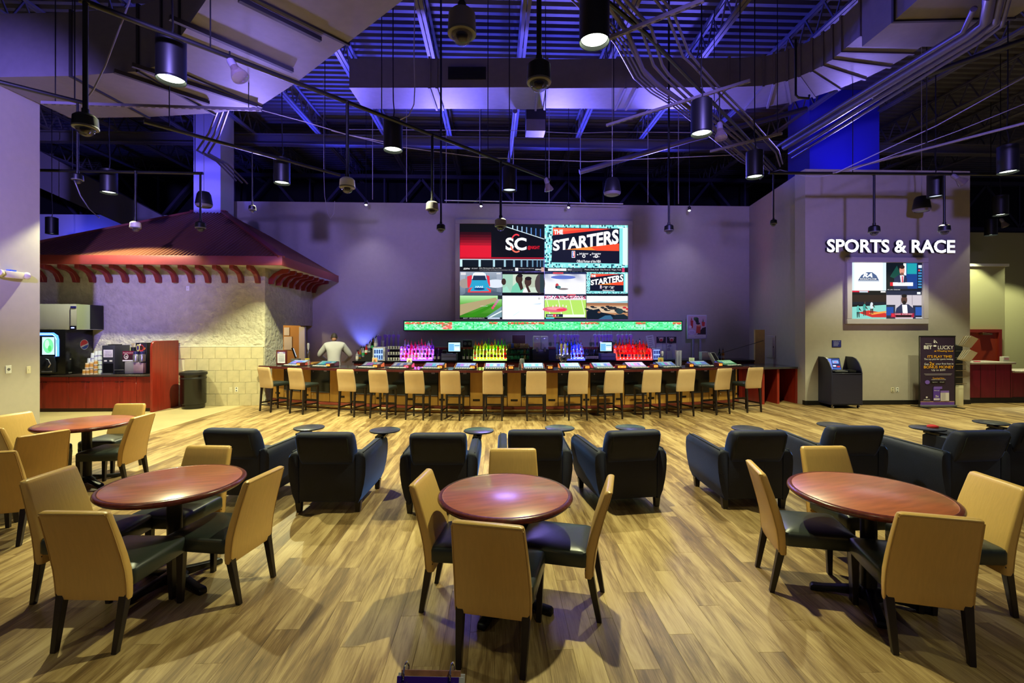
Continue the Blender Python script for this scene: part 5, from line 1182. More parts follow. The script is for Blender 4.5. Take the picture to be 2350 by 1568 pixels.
# ---- betting machine
q = gpx(1944, 938); bm_ = thing('betting_machine', 'dark blue betting terminal on casters with curved side wings', 'machine', (q.x, q.y, 0), R_(-4))
navy = mat('navy_laminate', (34, 34, 58), .4)
wv = [(0, .08), (0, .84), (.03, .95), (.10, 1.08), (.20, 1.17), (.32, 1.21), (.70, 1.21), (.70, .08)]
for x in (-.36, .335): MB().prism(wv, 'x', x, x + .025).build('side_wing', navy, bm_, bevel=.003, seg=1)
MB().box(-.335, .335, .0, .03, .08, .84).build('front_panel', navy, bm_, bevel=.003, seg=1)
MB().box(-.335, .335, .66, .70, .08, 1.2).build('back_panel', blackmatte, bm_); MB().box(-.335, .335, .0, .7, .08, .11).build('base', blackmatte, bm_)
MB().prism([(.0, .82), (.40, .88), (.66, .88), (.66, .80), (0, .80)], 'x', -.335, .335).build('shelf', blackgloss, bm_)
sc = thing('x', 'x', 'x'); bpy.data.objects.remove(sc)
mon = MB().box(-.20, .20, 0, .06, 0, .32).build('monitor', blackgloss, bm_, bevel=.01); mon.location = (-.04, .42, .87); mon.rotation_euler = (R_(-18), 0, 0)
a = Art(.36, .27); a.rect(0, 0, 1, 1, (60, 90, 170)); a.rect(0, .0, .45, 1, (110, 130, 210)); a.rect(.45, .15, .98, .95, (30, 36, 90)); a.rect(.5, .55, .92, .85, (120, 160, 230)); a.rect(.5, .25, .7, .4, (200, 210, 240)); a.rect(.75, .2, .95, .32, (210, 60, 60)); a.rect(.6, .64, .8, .7, (230, 90, 80))
o = a.build('display', mon); o.location = (0, -.003, .16)
MB().box(-.2, .1, .12, .3, .86, .885).box(-.15, .05, .14, .26, .885, .90).build('keypad', greyplastic, bm_); MB().box(.12, .28, .1, .3, .855, .90).build('printer', blackmatte, bm_)
for x in (-.3, .3):
    for y in (.06, .62):
        MB().tube([(x - .015, y, .035), (x + .015, y, .035)], .035, 12).tube([(x, y, .05), (x, y, .085)], .012, 6).build('caster', chrome, bm_)
# ---- roll-up banner
q0, q1 = PY(2112, 930, 10.95), PY(2190, 775, 10.95)
W = q1.x - q0.x; zt = PY(2150, 772, 10.95).z
bn = thing('rollup_banner', 'tall dark purple roll-up betting banner with yellow lettering', 'banner', ((q0.x + q1.x) / 2, 10.95, 0)); H = zt
MB().box(-W / 2, W / 2, 0, .004, .06, H).build('panel', mat('banner_cloth', (44, 32, 54), .6), bn, smooth=False)
MB().box(-W / 2 - .03, W / 2 + .03, -.01, .012, H - .015, H + .015).build('top_rail', blackmet, bn, bevel=.003, seg=1)
for x in (-1, 1): MB().box(x * (W / 2 + .02) - .008, x * (W / 2 + .02) + .008, 0, .012, .02, H).build('side_pole', blackmet, bn)
MB().box(-W / 2 - .02, W / 2 + .02, -.05, .06, .015, .06).build('base', greyplastic, bn, bevel=.006); MB().box(-W / 2 - .02, -W / 2 + .03, -.25, .25, 0, .015).box(W / 2 - .03, W / 2 + .02, -.25, .25, 0, .015).build('foot', blackmet, bn)
a = Art(W, H - .07); a.rect(0, 0, 1, 1, (48, 34, 58)); Y_, G_ = (240, 176, 36), (226, 222, 230)
a.rect(0, 0, 1, .045, (110, 70, 170)); a.rect(0, .045, 1, .052, (226, 180, 150))
a.text('Welcome to', .23, .895, .18, .014, G_, .004); a.text('BET', .22, .845, .24, .052, G_, .025); a.text('LUCKY', .74, .842, .46, .055, G_, .005)
for x, ang in ((.40, 62), (.47, 100)):
    a.poly([(x + .02 * cos(R_(ang + 90)), .91 + .004), (x + .16 * cos(R_(ang + 32)) * .5, .955), (x + .22 * cos(R_(ang + 30)) * .5, .965), (x + .03, .905)], G_)
a.ell(.42, .865, .05, .012, G_); a.text('at Wheeling Island', .68, .788, .55, .034, Y_, .004)
a.text("IT'S PLAY TIME!", .56, .71, .72, .036, Y_, .012); a.text('The top pick for sports betting.', .53, .668, .86, .032, G_, .005)
a.text('Get', .17, .60, .13, .03, G_, .004); a.text('2x', .33, .606, .15, .05, Y_, .012); a.text('your first bet in', .70, .60, .52, .034, G_, .004); a.text('BONUS MONEY', .53, .555, .88, .040, Y_, .012); a.text('Up to $20!', .52, .508, .4, .034, G_, .004)
for k in range(2): a.rect(.10 + k * .03, .452 - k * .014, .92 - k * .03, .457 - k * .014, (170, 160, 176))
a.text('Download Now', .52, .392, .34, .022, Y_, .004); a.text('Available on Android and iOS', .52, .373, .42, .013, G_)
a.ell(.19, .335, .07, .03, (120, 90, 200)); a.rect(.29, .318, .49, .352, (16, 14, 20)); a.rect(.51, .318, .71, .352, (16, 14, 20)); a.text('App Store', .41, .335, .15, .014, G_); a.text('Google', .62, .335, .13, .014, G_)
a.rect(.36, .062, .56, .26, (90, 60, 170)); a.rect(.38, .235, .62, .27, (120, 90, 200)); a.text('BetLucky', .46, .21, .15, .02, G_, .004); a.text('2x', .47, .13, .1, .03, G_, .012); a.rect(.37, .07, .55, .10, (206, 200, 220)); a.rect(.57, .06, .82, .21, (220, 214, 220)); a.rect(.57, .18, .82, .21, (130, 100, 200))
for k in range(6): a.rect(.59, .17 - k * .018, .72, .174 - k * .018, (120, 110, 130))
a.ell(.16, .115, .03, .012, G_); a.rect(.15, .10, .165, .12, G_); a.text('WHEELING ISLAND', .16, .085, .17, .010, G_); a.text('HOTEL CASINO RACETRACK', .16, .073, .2, .008, G_)
o = a.build('print', bn, False); o.location = (0, -.003, .06 + (H - .07) / 2)
# ---- brochure rack beside it
q = PY(2208, 780, 11.1); r0 = PY(2196, 890, 11.1)
rk = thing('brochure_rack', 'black wall rack of white brochures next to the banner', 'rack', (q.x, 11.1, 0))
H = q.z + .12; MB().box(-.13, .13, .1, .2, .5, H - .25).build('back', blackmatte, rk, bevel=.02)
MB().box(-.10, .10, .06, .22, 0, .5).build('base_box', cream, rk, bevel=.005)
for k in range(7):
    z = .55 + k * .16; MB().tube([(-.14, .02, z), (.14, .02, z)], .006, 6).tube([(-.14, .02, z), (-.13, .12, z - .02)], .006, 6).tube([(.14, .02, z), (.13, .12, z - .02)], .006, 6).build('wire_shelf', chrome, rk)
for k, (z, x) in enumerate(((H - .28, .0), (H - .62, -.02))):
    for j in range(4): 
        o = MB().box(-.12, .12, -.002, .002, 0, .26).build('brochure', paper, rk); o.location = (x + .03 * j, .02 - .02 * j, z); o.rotation_euler = (R_(24), R_(10 + j * 3), R_(10))
# ---- right service counter
rc_ = thing('service_counter', 'deep red service counter with pale top at the right edge', 'counter', (0, 0, 0))
x0 = PY(2219, 900, 11.55).x; zc1 = PY(2260, 836, 11.55).z; zc2 = PY(2330, 856, 11.55).z; xm = PY(2322, 900, 11.55).x
wine = wood('wine_red_panel', (120, 22, 46), .35, .15, (8, 8, .8))
MB().box(x0, xm, 11.55, 12.2, .14, zc1).build('panel', wine, rc_, smooth=False); MB().box(xm, xm + 6, 11.6, 12.2, .14, zc2).build('panel', wine, rc_, smooth=False)
MB().box(x0 - .02, xm + 6, 11.58, 12.2, 0, .14).build('kick_board', blackmatte, rc_, smooth=False)
MB().box(x0 - .05, xm + .04, 11.48, 12.25, zc1, zc1 + .05).build('counter_top', mat('pale_laminate', (176, 166, 160), .3), rc_, bevel=.006); MB().box(xm + .04, xm + 6, 11.5, 12.25, zc2, zc2 + .05).build('counter_top', MATS['pale_laminate'], rc_, bevel=.006)
for k in range(3): MB().box(x0 + (xm - x0) * (k + .9) / 3, x0 + (xm - x0) * (k + .9) / 3 + .006, 11.545, 11.55, .14, zc1).build('groove', blackmatte, rc_)
cb = PY(2310, 828, 11.7); o = thing('card_box', 'small white card box on the red service counter', 'box', (cb.x, 11.7, zc1 + .05))
MB().box(-.08, .08, 0, .1, 0, .13).build('box', paper, o, bevel=.003, seg=1); MB().box(-.06, .06, -.003, 0, .06, .09).build('print', mat('pink_print', (200, 120, 150), .6), o)
p = PY(2245, 830, 11.65); o = thing('marker_pen', 'pink and white marker pen lying on the service counter', 'pen', (p.x, 11.65, zc1 + .062))
MB().tube([(-.12, 0, 0), (.05, 0, 0)], .012, 8).build('barrel', mat('pink_pen', (214, 40, 90), .4), o); MB().tube([(.05, 0, 0), (.15, 0, 0)], .012, 8).build('cap', white, o)
# electrical panel on the return wall
ev = Vector((bx - SX, 14.9 - SY, 0)).normalized()
e0 = SX + ev.x / ev.y * 2.1
pt = P(1771, 796, 13.4); f = (13.3 - SY) / (14.9 - SY); pt = Vector((SX + (bx - SX) * f - .005, 13.3, PX(1771, 796, SX + (bx - SX) * f).z))
o = thing('electrical_panel', 'painted electrical panel door on the wall beside the bar', 'panel', pt, math.atan2(ev.y, ev.x) - PI)
MB().box(-.3, .3, -.02, .0, -.32, .32).build('frame', wallpaint, o, bevel=.004, seg=1); dd = MB().box(-.26, .26, -.03, -.02, -.28, .28).build('door', wallpaint, o, bevel=.004, seg=1); MB().box(.2, .235, -.036, -.03, -.02, .02).build('latch', blackmet, dd)
# ================================================================== BACK BAR
BY = 13.25; BZ = 1.0
bl, br = PY(812, 840, BY).x, PY(1738, 840, BY).x
bb_ = thing('back_bar', 'long dark back bar cabinet with raised red-brown shelf behind the bar', 'cabinet', (0, 0, 0))
MB().box(bl, br, BY, 14.15, 0, BZ - .04).build('body', mahog, bb_, smooth=False); MB().box(bl - .03, br, BY - .04, 14.15, BZ - .04, BZ).build('work_top', blackgloss, bb_, smooth=False)
SHY, SHZ = 13.85, 1.36
sl, sr = PY(862, 797, SHY).x, PY(1452, 797, SHY).x
MB().box(sl, sr, SHY, 14.15, BZ, SHZ - .06).build('shelf_riser', blackmatte, bb_, smooth=False); MB().box(sl, sr, SHY - .06, 14.35, SHZ - .06, SHZ).build('shelf', mat('shelf_mahogany', (110, 36, 40), .25), bb_, smooth=False)
# ---- bottles
NTH = ['first', 'second', 'third', 'fourth', 'fifth', 'sixth', 'seventh', 'eighth', 'ninth', 'tenth', 'eleventh', 'twelfth', 'thirteenth', 'fourteenth']
def glass(name, rgb, a=.75):
    m = mat(name, rgb, .08, spec=.9, alpha=1); nt = m.node_tree; b = nt.nodes['Principled BSDF']; out = nt.nodes['Material Output']
    tr_n = nt.nodes.new('ShaderNodeBsdfTranslucent'); tr_n.inputs[0].default_value = lin(rgb); tp = nt.nodes.new('ShaderNodeBsdfTransparent'); tp.inputs[0].default_value = lin(rgb)
    m1 = nt.nodes.new('ShaderNodeMixShader'); m2 = nt.nodes.new('ShaderNodeMixShader'); m1.inputs[0].default_value = .45; m2.inputs[0].default_value = .30
    nt.links.new(b.outputs[0], m1.inputs[1]); nt.links.new(tr_n.outputs[0], m1.inputs[2]); nt.links.new(m1.outputs[0], m2.inputs[1]); nt.links.new(tp.outputs[0], m2.inputs[2]); nt.links.new(m2.outputs[0], out.inputs[0]); return m
PB = [('tall', [(.036, 0), (.038, .01), (.038, .18), (.030, .21), (.014, .235), (.013, .30)]), ('square', [(.040, 0), (.042, .01), (.042, .15), (.036, .175), (.014, .20), (.014, .26)]),
      ('slim', [(.030, 0), (.032, .01), (.032, .14), (.026, .18), (.013, .22), (.012, .31)]), ('round', [(.03, 0), (.045, .03), (.045, .12), (.03, .17), (.013, .20), (.013, .27)])]
capm = mat('pourer_black', (20, 20, 24), .3); capr = mat('cap_red', (170, 30, 40), .4); labm = {}
def lab(rgb):
    k = 'bottle_label_%d_%d_%d' % rgb; return mat(k, rgb, .6)
BME = {}
def bottle(loc, shape, gm, lm, cm, lb, grp, sc_=1.0):
    nm, pr = PB[shape]; k = (shape, gm.name)
    if k not in BME:
        BME[k] = (MB().lathe(pr, 12).mesh('bottle', gm),); 
    kl = (shape, lm.name); kc = (shape, cm.name)
    if ('l',) + kl not in BME: BME[('l',) + kl] = MB().lathe([(pr[2][0] + .001, .045), (pr[2][0] + .001, .125)], 12, caps=False).mesh('label_band', lm)
    if ('c',) + kc not in BME: BME[('c',) + kc] = MB().lathe([(.016, pr[-1][1] - .01), (.016, pr[-1][1] + .015), (.006, pr[-1][1] + .02), (.005, pr[-1][1] + .06)], 8).mesh('pourer', cm)
    o = link('liquor_bottle', BME[k][0]); o.location = loc; o.scale = (sc_,) * 3; tag(o, lb, 'bottle', grp)
    link('label_band', BME[('l',) + kl], o); link('pourer', BME[('c',) + kc], o)
g_clear = glass('glass_clear', (225, 225, 240)); g_red = glass('glass_red', (235, 60, 50)); g_yel = glass('glass_yellow', (220, 210, 60)); g_grn = glass('glass_green', (70, 190, 70)); g_amb = glass('glass_amber', (200, 130, 40)); g_pur = glass('glass_violet', (190, 130, 235)); g_pnk = glass('glass_pink', (240, 90, 150)); g_blu = glass('glass_blue', (110, 150, 250)); g_dark = glass('glass_dark', (24, 40, 24))
GR = [('violet', 920, 992, [g_clear, g_pur, g_pnk, g_clear, g_pnk], (150, 60, 255), (200, 70, 255), 'violet and pink lit display'),
      ('green', 1086, 1163, [g_yel, g_yel, g_grn, g_amb, g_yel, g_red], (200, 255, 60), (170, 255, 60), 'yellow-green lit display'),
      ('blue', 1288, 1342, [g_clear, g_blu, g_blu, g_clear], (50, 70, 255), (40, 60, 255), 'blue lit display'),
      ('red', 1416, 1496, [g_red, g_red, g_amb, g_red], (255, 40, 30), (255, 30, 24), 'red lit display')]
for gname, u0, u1, gls, ec, lc, lb in GR:
    x0, x1 = PY(u0, 830, BY + .1).x, PY(u1, 830, BY + .1).x
    sd = thing('bottle_step', 'stepped glowing ' + gname + ' bottle display on the back bar', 'display', ((x0 + x1) / 2, BY + .02, BZ), 0, 'glowing bottle steps'); w_ = (x1 - x0) / 2
    em = mat('led_' + gname, ec, .3, emit=2.6)
    for k, zz in enumerate((.05, .17, .29)):
        MB().box(-w_, w_, .02 + k * .15, .02 + (k + 1) * .15, 0 if k == 0 else .05, zz).build('step', em if False else mat('acrylic_' + gname, mixc(ec, (200, 200, 220), .3), .2, emit=1.0), sd, bevel=.003, seg=1)
    MB().box(-w_, w_, .47, .485, .0, .42).build('back_panel', mat('back_' + gname, mixc(ec, (0, 0, 0), .55), .3, emit=.35), sd, smooth=False)
    for k in range(3): lamp('AREA', gname + '_led', ((x0 + x1) / 2, BY + .165 + k * .15, BZ + (.06, .18, .30)[k]), ((x0 + x1) / 2, BY - .35, BZ + .9), 16, tuple(mixc(lin(lc)[:3], (1, 1, 1), .06)), shape='RECTANGLE', size=x1 - x0, size_y=.03)
    r_ = random.Random(len(gname)); nb = max(5, int((x1 - x0) / .092))
    for k, zz in enumerate((.05, .17, .29)):
        for j in range(nb):
            x = x0 + (j + .5) * (x1 - x0) / nb
            bottle((x + r_.uniform(-.006, .006), BY + .02 + .095 + k * .15, BZ + zz), r_.randrange(4), r_.choice(gls), lab(r_.choice([(220, 210, 200), (60, 50, 60), (190, 60, 60), (200, 180, 90)])), r_.choice([capm, capm, capr]), NTH[j] + ' bottle from the left, ' + ('front', 'middle', 'back')[k] + ' row of the ' + lb, gname + ' lit bottles', r_.uniform(.86, 1.0))
# stair of clear bottles at the left end
r_ = random.Random(21)
ss = thing('bottle_stand', 'dark stepped stand for bottles at the left end of the back bar', 'stand', (0, 0, 0))
for k, (u, v) in enumerate(((820, 830), (827, 826), (834, 822), (841, 816), (848, 811), (855, 806), (862, 800))):
    x = PY(u, v, BY + .12).x; z = max(BZ + .005, PY(u, v, BY + .12).z + .03); MB().box(x - .045, x + .045, BY + .06, BY + .3, BZ, z).build('step', blackmatte, ss)
    for q in range(2): bottle((x, BY + .11 + q * .11, z), r_.randrange(4), [g_clear, g_amb, g_clear, g_red, g_clear, g_dark, g_clear][(k + q * 3) % 7], lab([(225, 220, 215), (50, 60, 90), (40, 150, 90)][k % 3]), capm, ('front', 'rear')[q] + ' bottle on the ' + NTH[k] + ' of the rising dark steps at the back bar end', 'bottles on the rising steps')
# wine bottles
def wine(u, v, lb, grp): bottle(PY(u, v, BY + .08) * 1.0 + Vector((0, 0, BZ - PY(u, v, BY + .08).z)), 2, g_dark, lab((206, 200, 180)), capm, lb, grp)
for k, u in enumerate((998, 1007)): wine(u, 830, NTH[k] + ' dark wine bottle left of the first till', 'wine bottles left of the first till')
for k, u in enumerate((1064, 1073, 1081)): wine(u, 830, NTH[k] + ' dark wine bottle between the first till and the green display', 'wine bottles right of the first till')
for k, u in enumerate((1346, 1351, 1356, 1361, 1366, 1371)): wine(u, 830, NTH[k] + ' dark wine bottle left of the second till', 'wine bottles left of the second till')
for k, u in enumerate((1651, 1659)): bottle(Vector((PY(u, 830, 13.4).x, 13.4, BZ)), 0, (g_dark, g_amb)[k], lab(((60, 80, 140), (206, 190, 150))[k]), capm, ('blue labelled', 'brown')[k] + ' bottle standing right of the poster stand', None)
# ---- yard cups on the shelf
yc = glass('yard_plastic', (205, 165, 250)); strawm = mat('green_straw', (170, 210, 190), .4)
yp = thing('yard_cup', 'x', 'cup', (0, 0, 0), 0, 'tall twisted yard cups on the shelf')
prof = [(.032, 0)]
for k in range(1, 13): prof.append((.020 + .007 * (k % 2) + .0008 * k, .02 * k))
prof += [(.03, .27), (.05, .30), (.055, .345), (.045, .37), (.02, .375)]
MB().lathe(prof, 12).build('cup', yc, yp); MB().tube([(0, 0, .37), (.004, 0, .47)], .006, 6).build('straw', strawm, yp)
MB().tube([(.055 * cos(x * .5) + .012, .0, .335 + .04 * sin(x * .5)) for x in range(12)], .005, 6).build('lid_ring', white, yp)
yfirst = True
for g, us in (('left of the ticker end', (884, 893, 903, 914)), ('above the tap tower', (1274, 1286, 1294, 1304, 1311, 1319, 1326)), ('above the second till', (1366, 1375, 1383, 1390, 1397, 1403)), ('above the red bottles', (1419, 1428, 1438, 1448))):
    for k, u in enumerate(us):
        loc = Vector((PY(u, 797, SHY + .1).x, SHY + .1, SHZ)); lb = NTH[k] + ' tall twisted violet yard cup of the row ' + g
        if yfirst: yp.location = loc; yp['label'] = lb; yp['group'] = 'yard cups ' + g; yfirst = False
        else: clone(yp, loc, random.uniform(0, 6), lb, 'yard cups ' + g)
o = thing('cup_jar', 'fat violet plastic jar cup at the left end of the shelf', 'cup', (PY(869, 797, SHY + .1).x, SHY + .1, SHZ)); MB().lathe([(.07, 0), (.05, .06), (.06, .2), (.085, .25), (.08, .33), (.0, .33)], 16).build('jar', yc, o); MB().tube([(-.06, 0, .3), (0, 0, .38), (.06, 0, .3)], .006, 6).build('handle', white, o)
o = thing('cup_stack', 'white cup stack next to the jar cup', 'cups', (PY(879, 797, SHY + .05).x, SHY + .05, SHZ)); 
for k in range(2): MB().lathe([(.03, k * .09), (.045, k * .09 + .1)], 12).build('cup', white, o)
# ---- fridges and racks
def fridge(u0, u1, v0, v1, lb, Y=BY + .05):
    t, W, H = frontbox('mini_fridge', lb, 'fridge', u0, u1, v0, v1, Y, .35, mat('fridge_white', (200, 196, 206), .4), zmin=BZ)
    MB().box(W * .12, W * .82, -.004, 0, H * .08, H * .9).build('window', mat('fridge_lit', (170, 200, 255), .3, emit=.9), t)
    for r in range(2):
        for k in range(4): MB().lathe([(W * .065, 0), (W * .065, H * .28)], 10, o=(W * (.2 + .18 * k), -.02, H * (.14 + .4 * r))).build('can', mat('can_blue', (70, 110, 200), .3), t)
    MB().box(W * .88, W * .93, -.02, 0, H * .3, H * .7).build('handle', greyplastic, t)
fridge(855, 884, 797, 829, 'small white lit fridge of blue cans at the left of the back bar'); fridge(1497, 1518, 800, 829, 'small white lit fridge of cans right of the red bottles')
t = thing('glass_rack', 'open rack of white cups beside the left fridge', 'rack', (PY(888, 828, BY + .1).x, BY + .1, BZ)); W = PY(918, 828, BY + .1).x - PY(888, 828, BY + .1).x
for z in (0, .16, .32): MB().box(0, W, 0, .3, z, z + .012).build('shelf', steel, t)
for x in (0, W): MB().box(x - .008, x + .008, 0, .3, 0, .40).build('side', mat('rack_lilac', (150, 140, 190), .4), t)
for r in (0, 1, 2):
    for k in range(5): MB().lathe([(.022, 0), (.03, .075)], 10, o=(W * (.1 + .2 * k), .06, (.012, .172, .332)[r])).build('cup', white, t)
# ---- tills
def till(u, um, vb, lb, Y=BY + .05, flip=1):
    x = PY(u, 832, Y).x; t = thing('cash_till', lb, 'till', (x, Y, BZ))
    MB().box(-.22, .22, 0, .40, 0, .20).build('drawer_unit', mat('till_grey', (90, 90, 112), .4), t, bevel=.006, seg=1)
    for z in (.02, .11): MB().box(-.2, .2, -.008, 0, z, z + .075).build('drawer', mat('till_front', (130, 128, 160), .4), t, bevel=.003, seg=1)
    xm = PY(um, 800, Y).x - x
    MB().box(xm - .05, xm + .05, .1, .2, .2, .26).build('stand', blackmatte, t); m_ = MB().box(xm - .19, xm + .19, .08, .12, .23, .54).build('monitor', blackgloss, t, bevel=.006)
    a = Art(.33, .25); a.rect(0, 0, 1, 1, (190, 232, 246)); a.rect(.04, .05, .48, .85, (110, 180, 226)); a.rect(.52, .6, .96, .7, (90, 140, 190)); a.rect(.52, .42, .96, .5, (220, 226, 232)); a.rect(.52, .15, .96, .35, (240, 244, 246)); a.rect(.04, .9, .96, .96, (220, 240, 246))
    o = a.build('display', m_); o.location = (xm, .076, .385)
    MB().box(xm - .34, xm - .22, .05, .2, .2, .29).build('receipt_printer', blackmatte, t, bevel=.01)
till(1030, 1042, 832, 'cash till with white screen between violet and green bottles'); till(1396, 1392, 832, 'cash till with white screen left of the red bottles')
o = thing('till_screen', 'small tilted touch screen on a stand by the kiosk corner', 'screen', (max(KXR + .15, PY(659, 830, 13.3).x), 13.3, BZ - .05)); MB().box(-.10, .10, -.1, .1, 0, .12).build('base', greyplastic, o, bevel=.01); m_ = MB().box(-.02, .02, -.13, .13, 0, .30).build('monitor', blackgloss, o); m_.location = (0, 0, .14); m_.rotation_euler = (0, R_(-18), R_(20))
sm = MB().box(.021, .024, -.11, .11, .03, .27).build('display', mat('till_glow', (190, 210, 226), .3, emit=.9), m_)
lt = thing('left_work_table', 'low tan work table behind the left end of the bar', 'table', (0, 0, 0)); x0, x1 = KXR + .04, PY(735, 830, 13.6).x
MB().box(x0, x1, 13.1, 13.75, BZ - .09, BZ - .05).build('top', maple, lt); 
for x in (x0 + .05, x1 - .05):
    for y in (13.15, 13.7): MB().box(x - .02, x + .02, y - .02, y + .02, 0, BZ - .09).build('leg', iron, lt)
# beer tap (left), tap tower (centre), right tap
def tap(x, y, z, lb, h=.42):
    t = thing('beer_tap', lb, 'beer tap', (x, y, z)); MB().lathe([(.06, 0), (.055, .02), (.03, .04), (.028, h * .6), (.04, h * .64), (.0, h * .68)], 14).build('column', chrome, t); MB().tube([(0, -.02, h * .55), (0, -.09, h * .55), (0, -.10, h * .45)], .012, 8).build('spout', chrome, t); MB().lathe([(.014, h * .64), (.03, h * .75), (.034, h * .95), (.02, h)], 12, o=(0, -.04, 0)).build('handle', mat('tap_handle', (200, 196, 214), .3), t); MB().box(-.07, .07, -.16, -.02, 0, .02).build('drip_tray', steel, t)
tap(PY(709, 825, 13.35).x, 13.35, BZ - .05, 'chrome beer tap on the work table beside the bartender', .55)
tw = thing('tap_tower', 'ornate silver tap tower with four handles in front of the blue bottles', 'beer tap', arcp(13.92, .048, 1.0)); 
MB().lathe([(.13, 0), (.12, .02), (.06, .05), (.05, .12), (.08, .16), (.10, .20), (.11, .24), (.06, .28), (.05, .3)], 24).build('column', chrome, tw); MB().tube([(-.17, 0, .25), (.17, 0, .25)], .05, 14).build('crossbar', chrome, tw)
for k in range(4):
    x = -.14 + k * .093; MB().tube([(x, -.04, .25), (x, -.11, .25), (x, -.12, .20)], .012, 8).build('spout', chrome, tw); MB().lathe([(.012, .28), (.03, .36), (.034, .5), (.02, .55)], 10, o=(x, -.02, 0)).build('handle', mat('handle_%d' % k, ((60, 80, 200), (190, 170, 120), (200, 200, 210), (30, 30, 60))[k], .3), tw)
q = arcp(13.95, .222, 1.0); tap(q.x, q.y, 1.0, 'curved silver tap with orange spout on the bar counter', .36)
# snack rack, juice machine, framed board, radio
t = thing('snack_rack', 'black wire rack of green and gold snack bags', 'rack', (PY(1190, 832, BY + .05).x, BY + .05, BZ)); w_ = .31
for z in (.02, .18, .34): MB().box(-w_, w_, 0, .3, z, z + .012).build('shelf', blackmet, t)
for x in (-w_, w_): 
    for y in (0, .3): MB().box(x - .008, x + .008, y - .008, y + .008, 0, .42).build('post', blackmet, t)
r_ = random.Random(2)
bag = [(0, 0, .0)]
for r, z in enumerate((.032, .192, .352)):
    for k in range(7):
        c = [(30, 90, 60), (40, 120, 80), (120, 110, 50)][r_.randrange(3)] if r < 2 else [(190, 170, 90), (150, 130, 70), (70, 110, 190)][r_.randrange(3)]
        b = MB(); b.loft([slab_ring(.085, 0, .006, 0, .002), slab_ring(.09, 0, .04, .03, .015), slab_ring(.09, 0, .045, .09, .015), slab_ring(.085, 0, .006, .13, .002)])
        o = b.build('snack_bag', mat('bag_%d_%d_%d' % c, c, .3), None, ang=60); tag(o, NTH[k] + ' snack bag from the left on the ' + ('bottom', 'middle', 'top')[r] + ' shelf of the wire rack', 'snack bag', 'snack bags on the %s shelf' % ('bottom', 'middle', 'top')[r]); o.location = t.location + Vector((-w_ + .05 + k * .087, .05 + .06 * r_.random(), z)); o.rotation_euler = (R_(r_.uniform(-12, 12)), R_(r_.uniform(-14, 14)), R_(r_.uniform(-30, 30)))
t, W, H = frontbox('framed_board', 'brown board with pale frame standing on the shelf above the snack rack', 'frame', 1174, 1207, 768, 797, SHY + .2, .02, mat('board_brown', (96, 56, 54), .5), zmin=SHZ); MB().box(0, .02, -.01, 0, 0, H).box(W - .02, W, -.01, 0, 0, H).box(0, W, -.01, 0, H - .02, H).build('edge', mat('frame_pale', (200, 190, 190), .4), t)
t, W, H = frontbox('juice_machine', 'two-tank juice dispenser with orange drink', 'drink machine', 1223, 1260, 802, 831, BY + .03, .36, mat('juice_base', (20, 22, 40), .3), zmin=BZ)
zt_ = PY(1240, 772, BY + .03).z - BZ
for k, c in enumerate(((220, 150, 60), (190, 190, 200))):
    xx = W * (.26 + .48 * k); MB().box(xx - W * .22, xx + W * .22, .02, .3, H, zt_ - .03).build('tank', mat('tank_plastic', (226, 236, 240), .1, alpha=.5, spec=.8), t, bevel=.01); MB().box(xx - W * .20, xx + W * .20, .04, .28, H + .005, H + (zt_ - H) * .55).build('juice', mat('juice_%d' % k, c, .3), t, bevel=.008); MB().box(xx - W * .2, xx + W * .2, .02, .3, zt_ - .03, zt_).build('lid', white, t, bevel=.006); MB().lathe([(.03, -.08), (.035, 0), (.02, .04)], 12, o=(xx, -.03, H + .02)).build('spigot', greyplastic, t)
t, W, H = frontbox('radio', 'small black twin-speaker radio on the shelf', 'radio', 1062, 1083, 781, 797, SHY + .05, .1, blackmatte, zmin=SHZ)
for k in (.26, .74): MB().lathe([(.0, 0), (W * .17, .0), (W * .17, .01)], 16).build('speaker_cone', greyplastic, t).location = (W * k, -.012, H * .5)
for c in t.children:
    if c.name.startswith('speaker_cone'): c.rotation_euler = (PI / 2, 0, 0)
# right part of the back bar: card, display case, cups, boxes, phone
t, W, H = frontbox('drink_card', 'tall pale tilted drinks card right of the red bottles', 'sign', 1487, 1504, 771, 800, BY + .12, .006, mat('card_pale', (196, 206, 196), .6)); a = Art(W * .9, H * .9); a.rect(0, 0, 1, 1, (200, 210, 200))
for k in range(5): a.rect(.2, .85 - k * .17, .8, .89 - k * .17, (90, 96, 96))
a.text('DRINK SPECIALS', .5, .94, .8, .05, (60, 60, 60)); a.build('print', t, False).location = (W / 2, -.002, H / 2); t.rotation_euler = (0, R_(-10), 0); MB().box(W / 2 - .01, W / 2 + .01, .01, .03, BZ - t.location.z, H * .9).build('stand', blackmet, t)
t = thing('display_case', 'clear glass display case with dark lettered header on the back bar', 'display case', (PY(1529, 830, BY + .2).x, BY + .2, BZ)); w_ = PY(1553, 800, BY + .2).x - t.location.x; H = PY(1529, 771, BY + .2).z - BZ
al = mat('case_aluminium', (176, 170, 196), .3, .6)
for x in (-w_, 0, w_): MB().box(x - .012, x + .012, -.01, .01, 0, H).box(x - .012, x + .012, .29, .31, 0, H).build('post', al, t)
MB().box(-w_, w_, -.01, .01, H - .02, H).box(-w_, w_, -.01, .01, H * .66, H * .68).build('rail', al, t); MB().box(-w_, w_, -.002, .002, 0, H * .66).build('glass_front', glassy, t); MB().box(-w_, w_, 0, .3, 0, .02).build('floor', blackmatte, t)
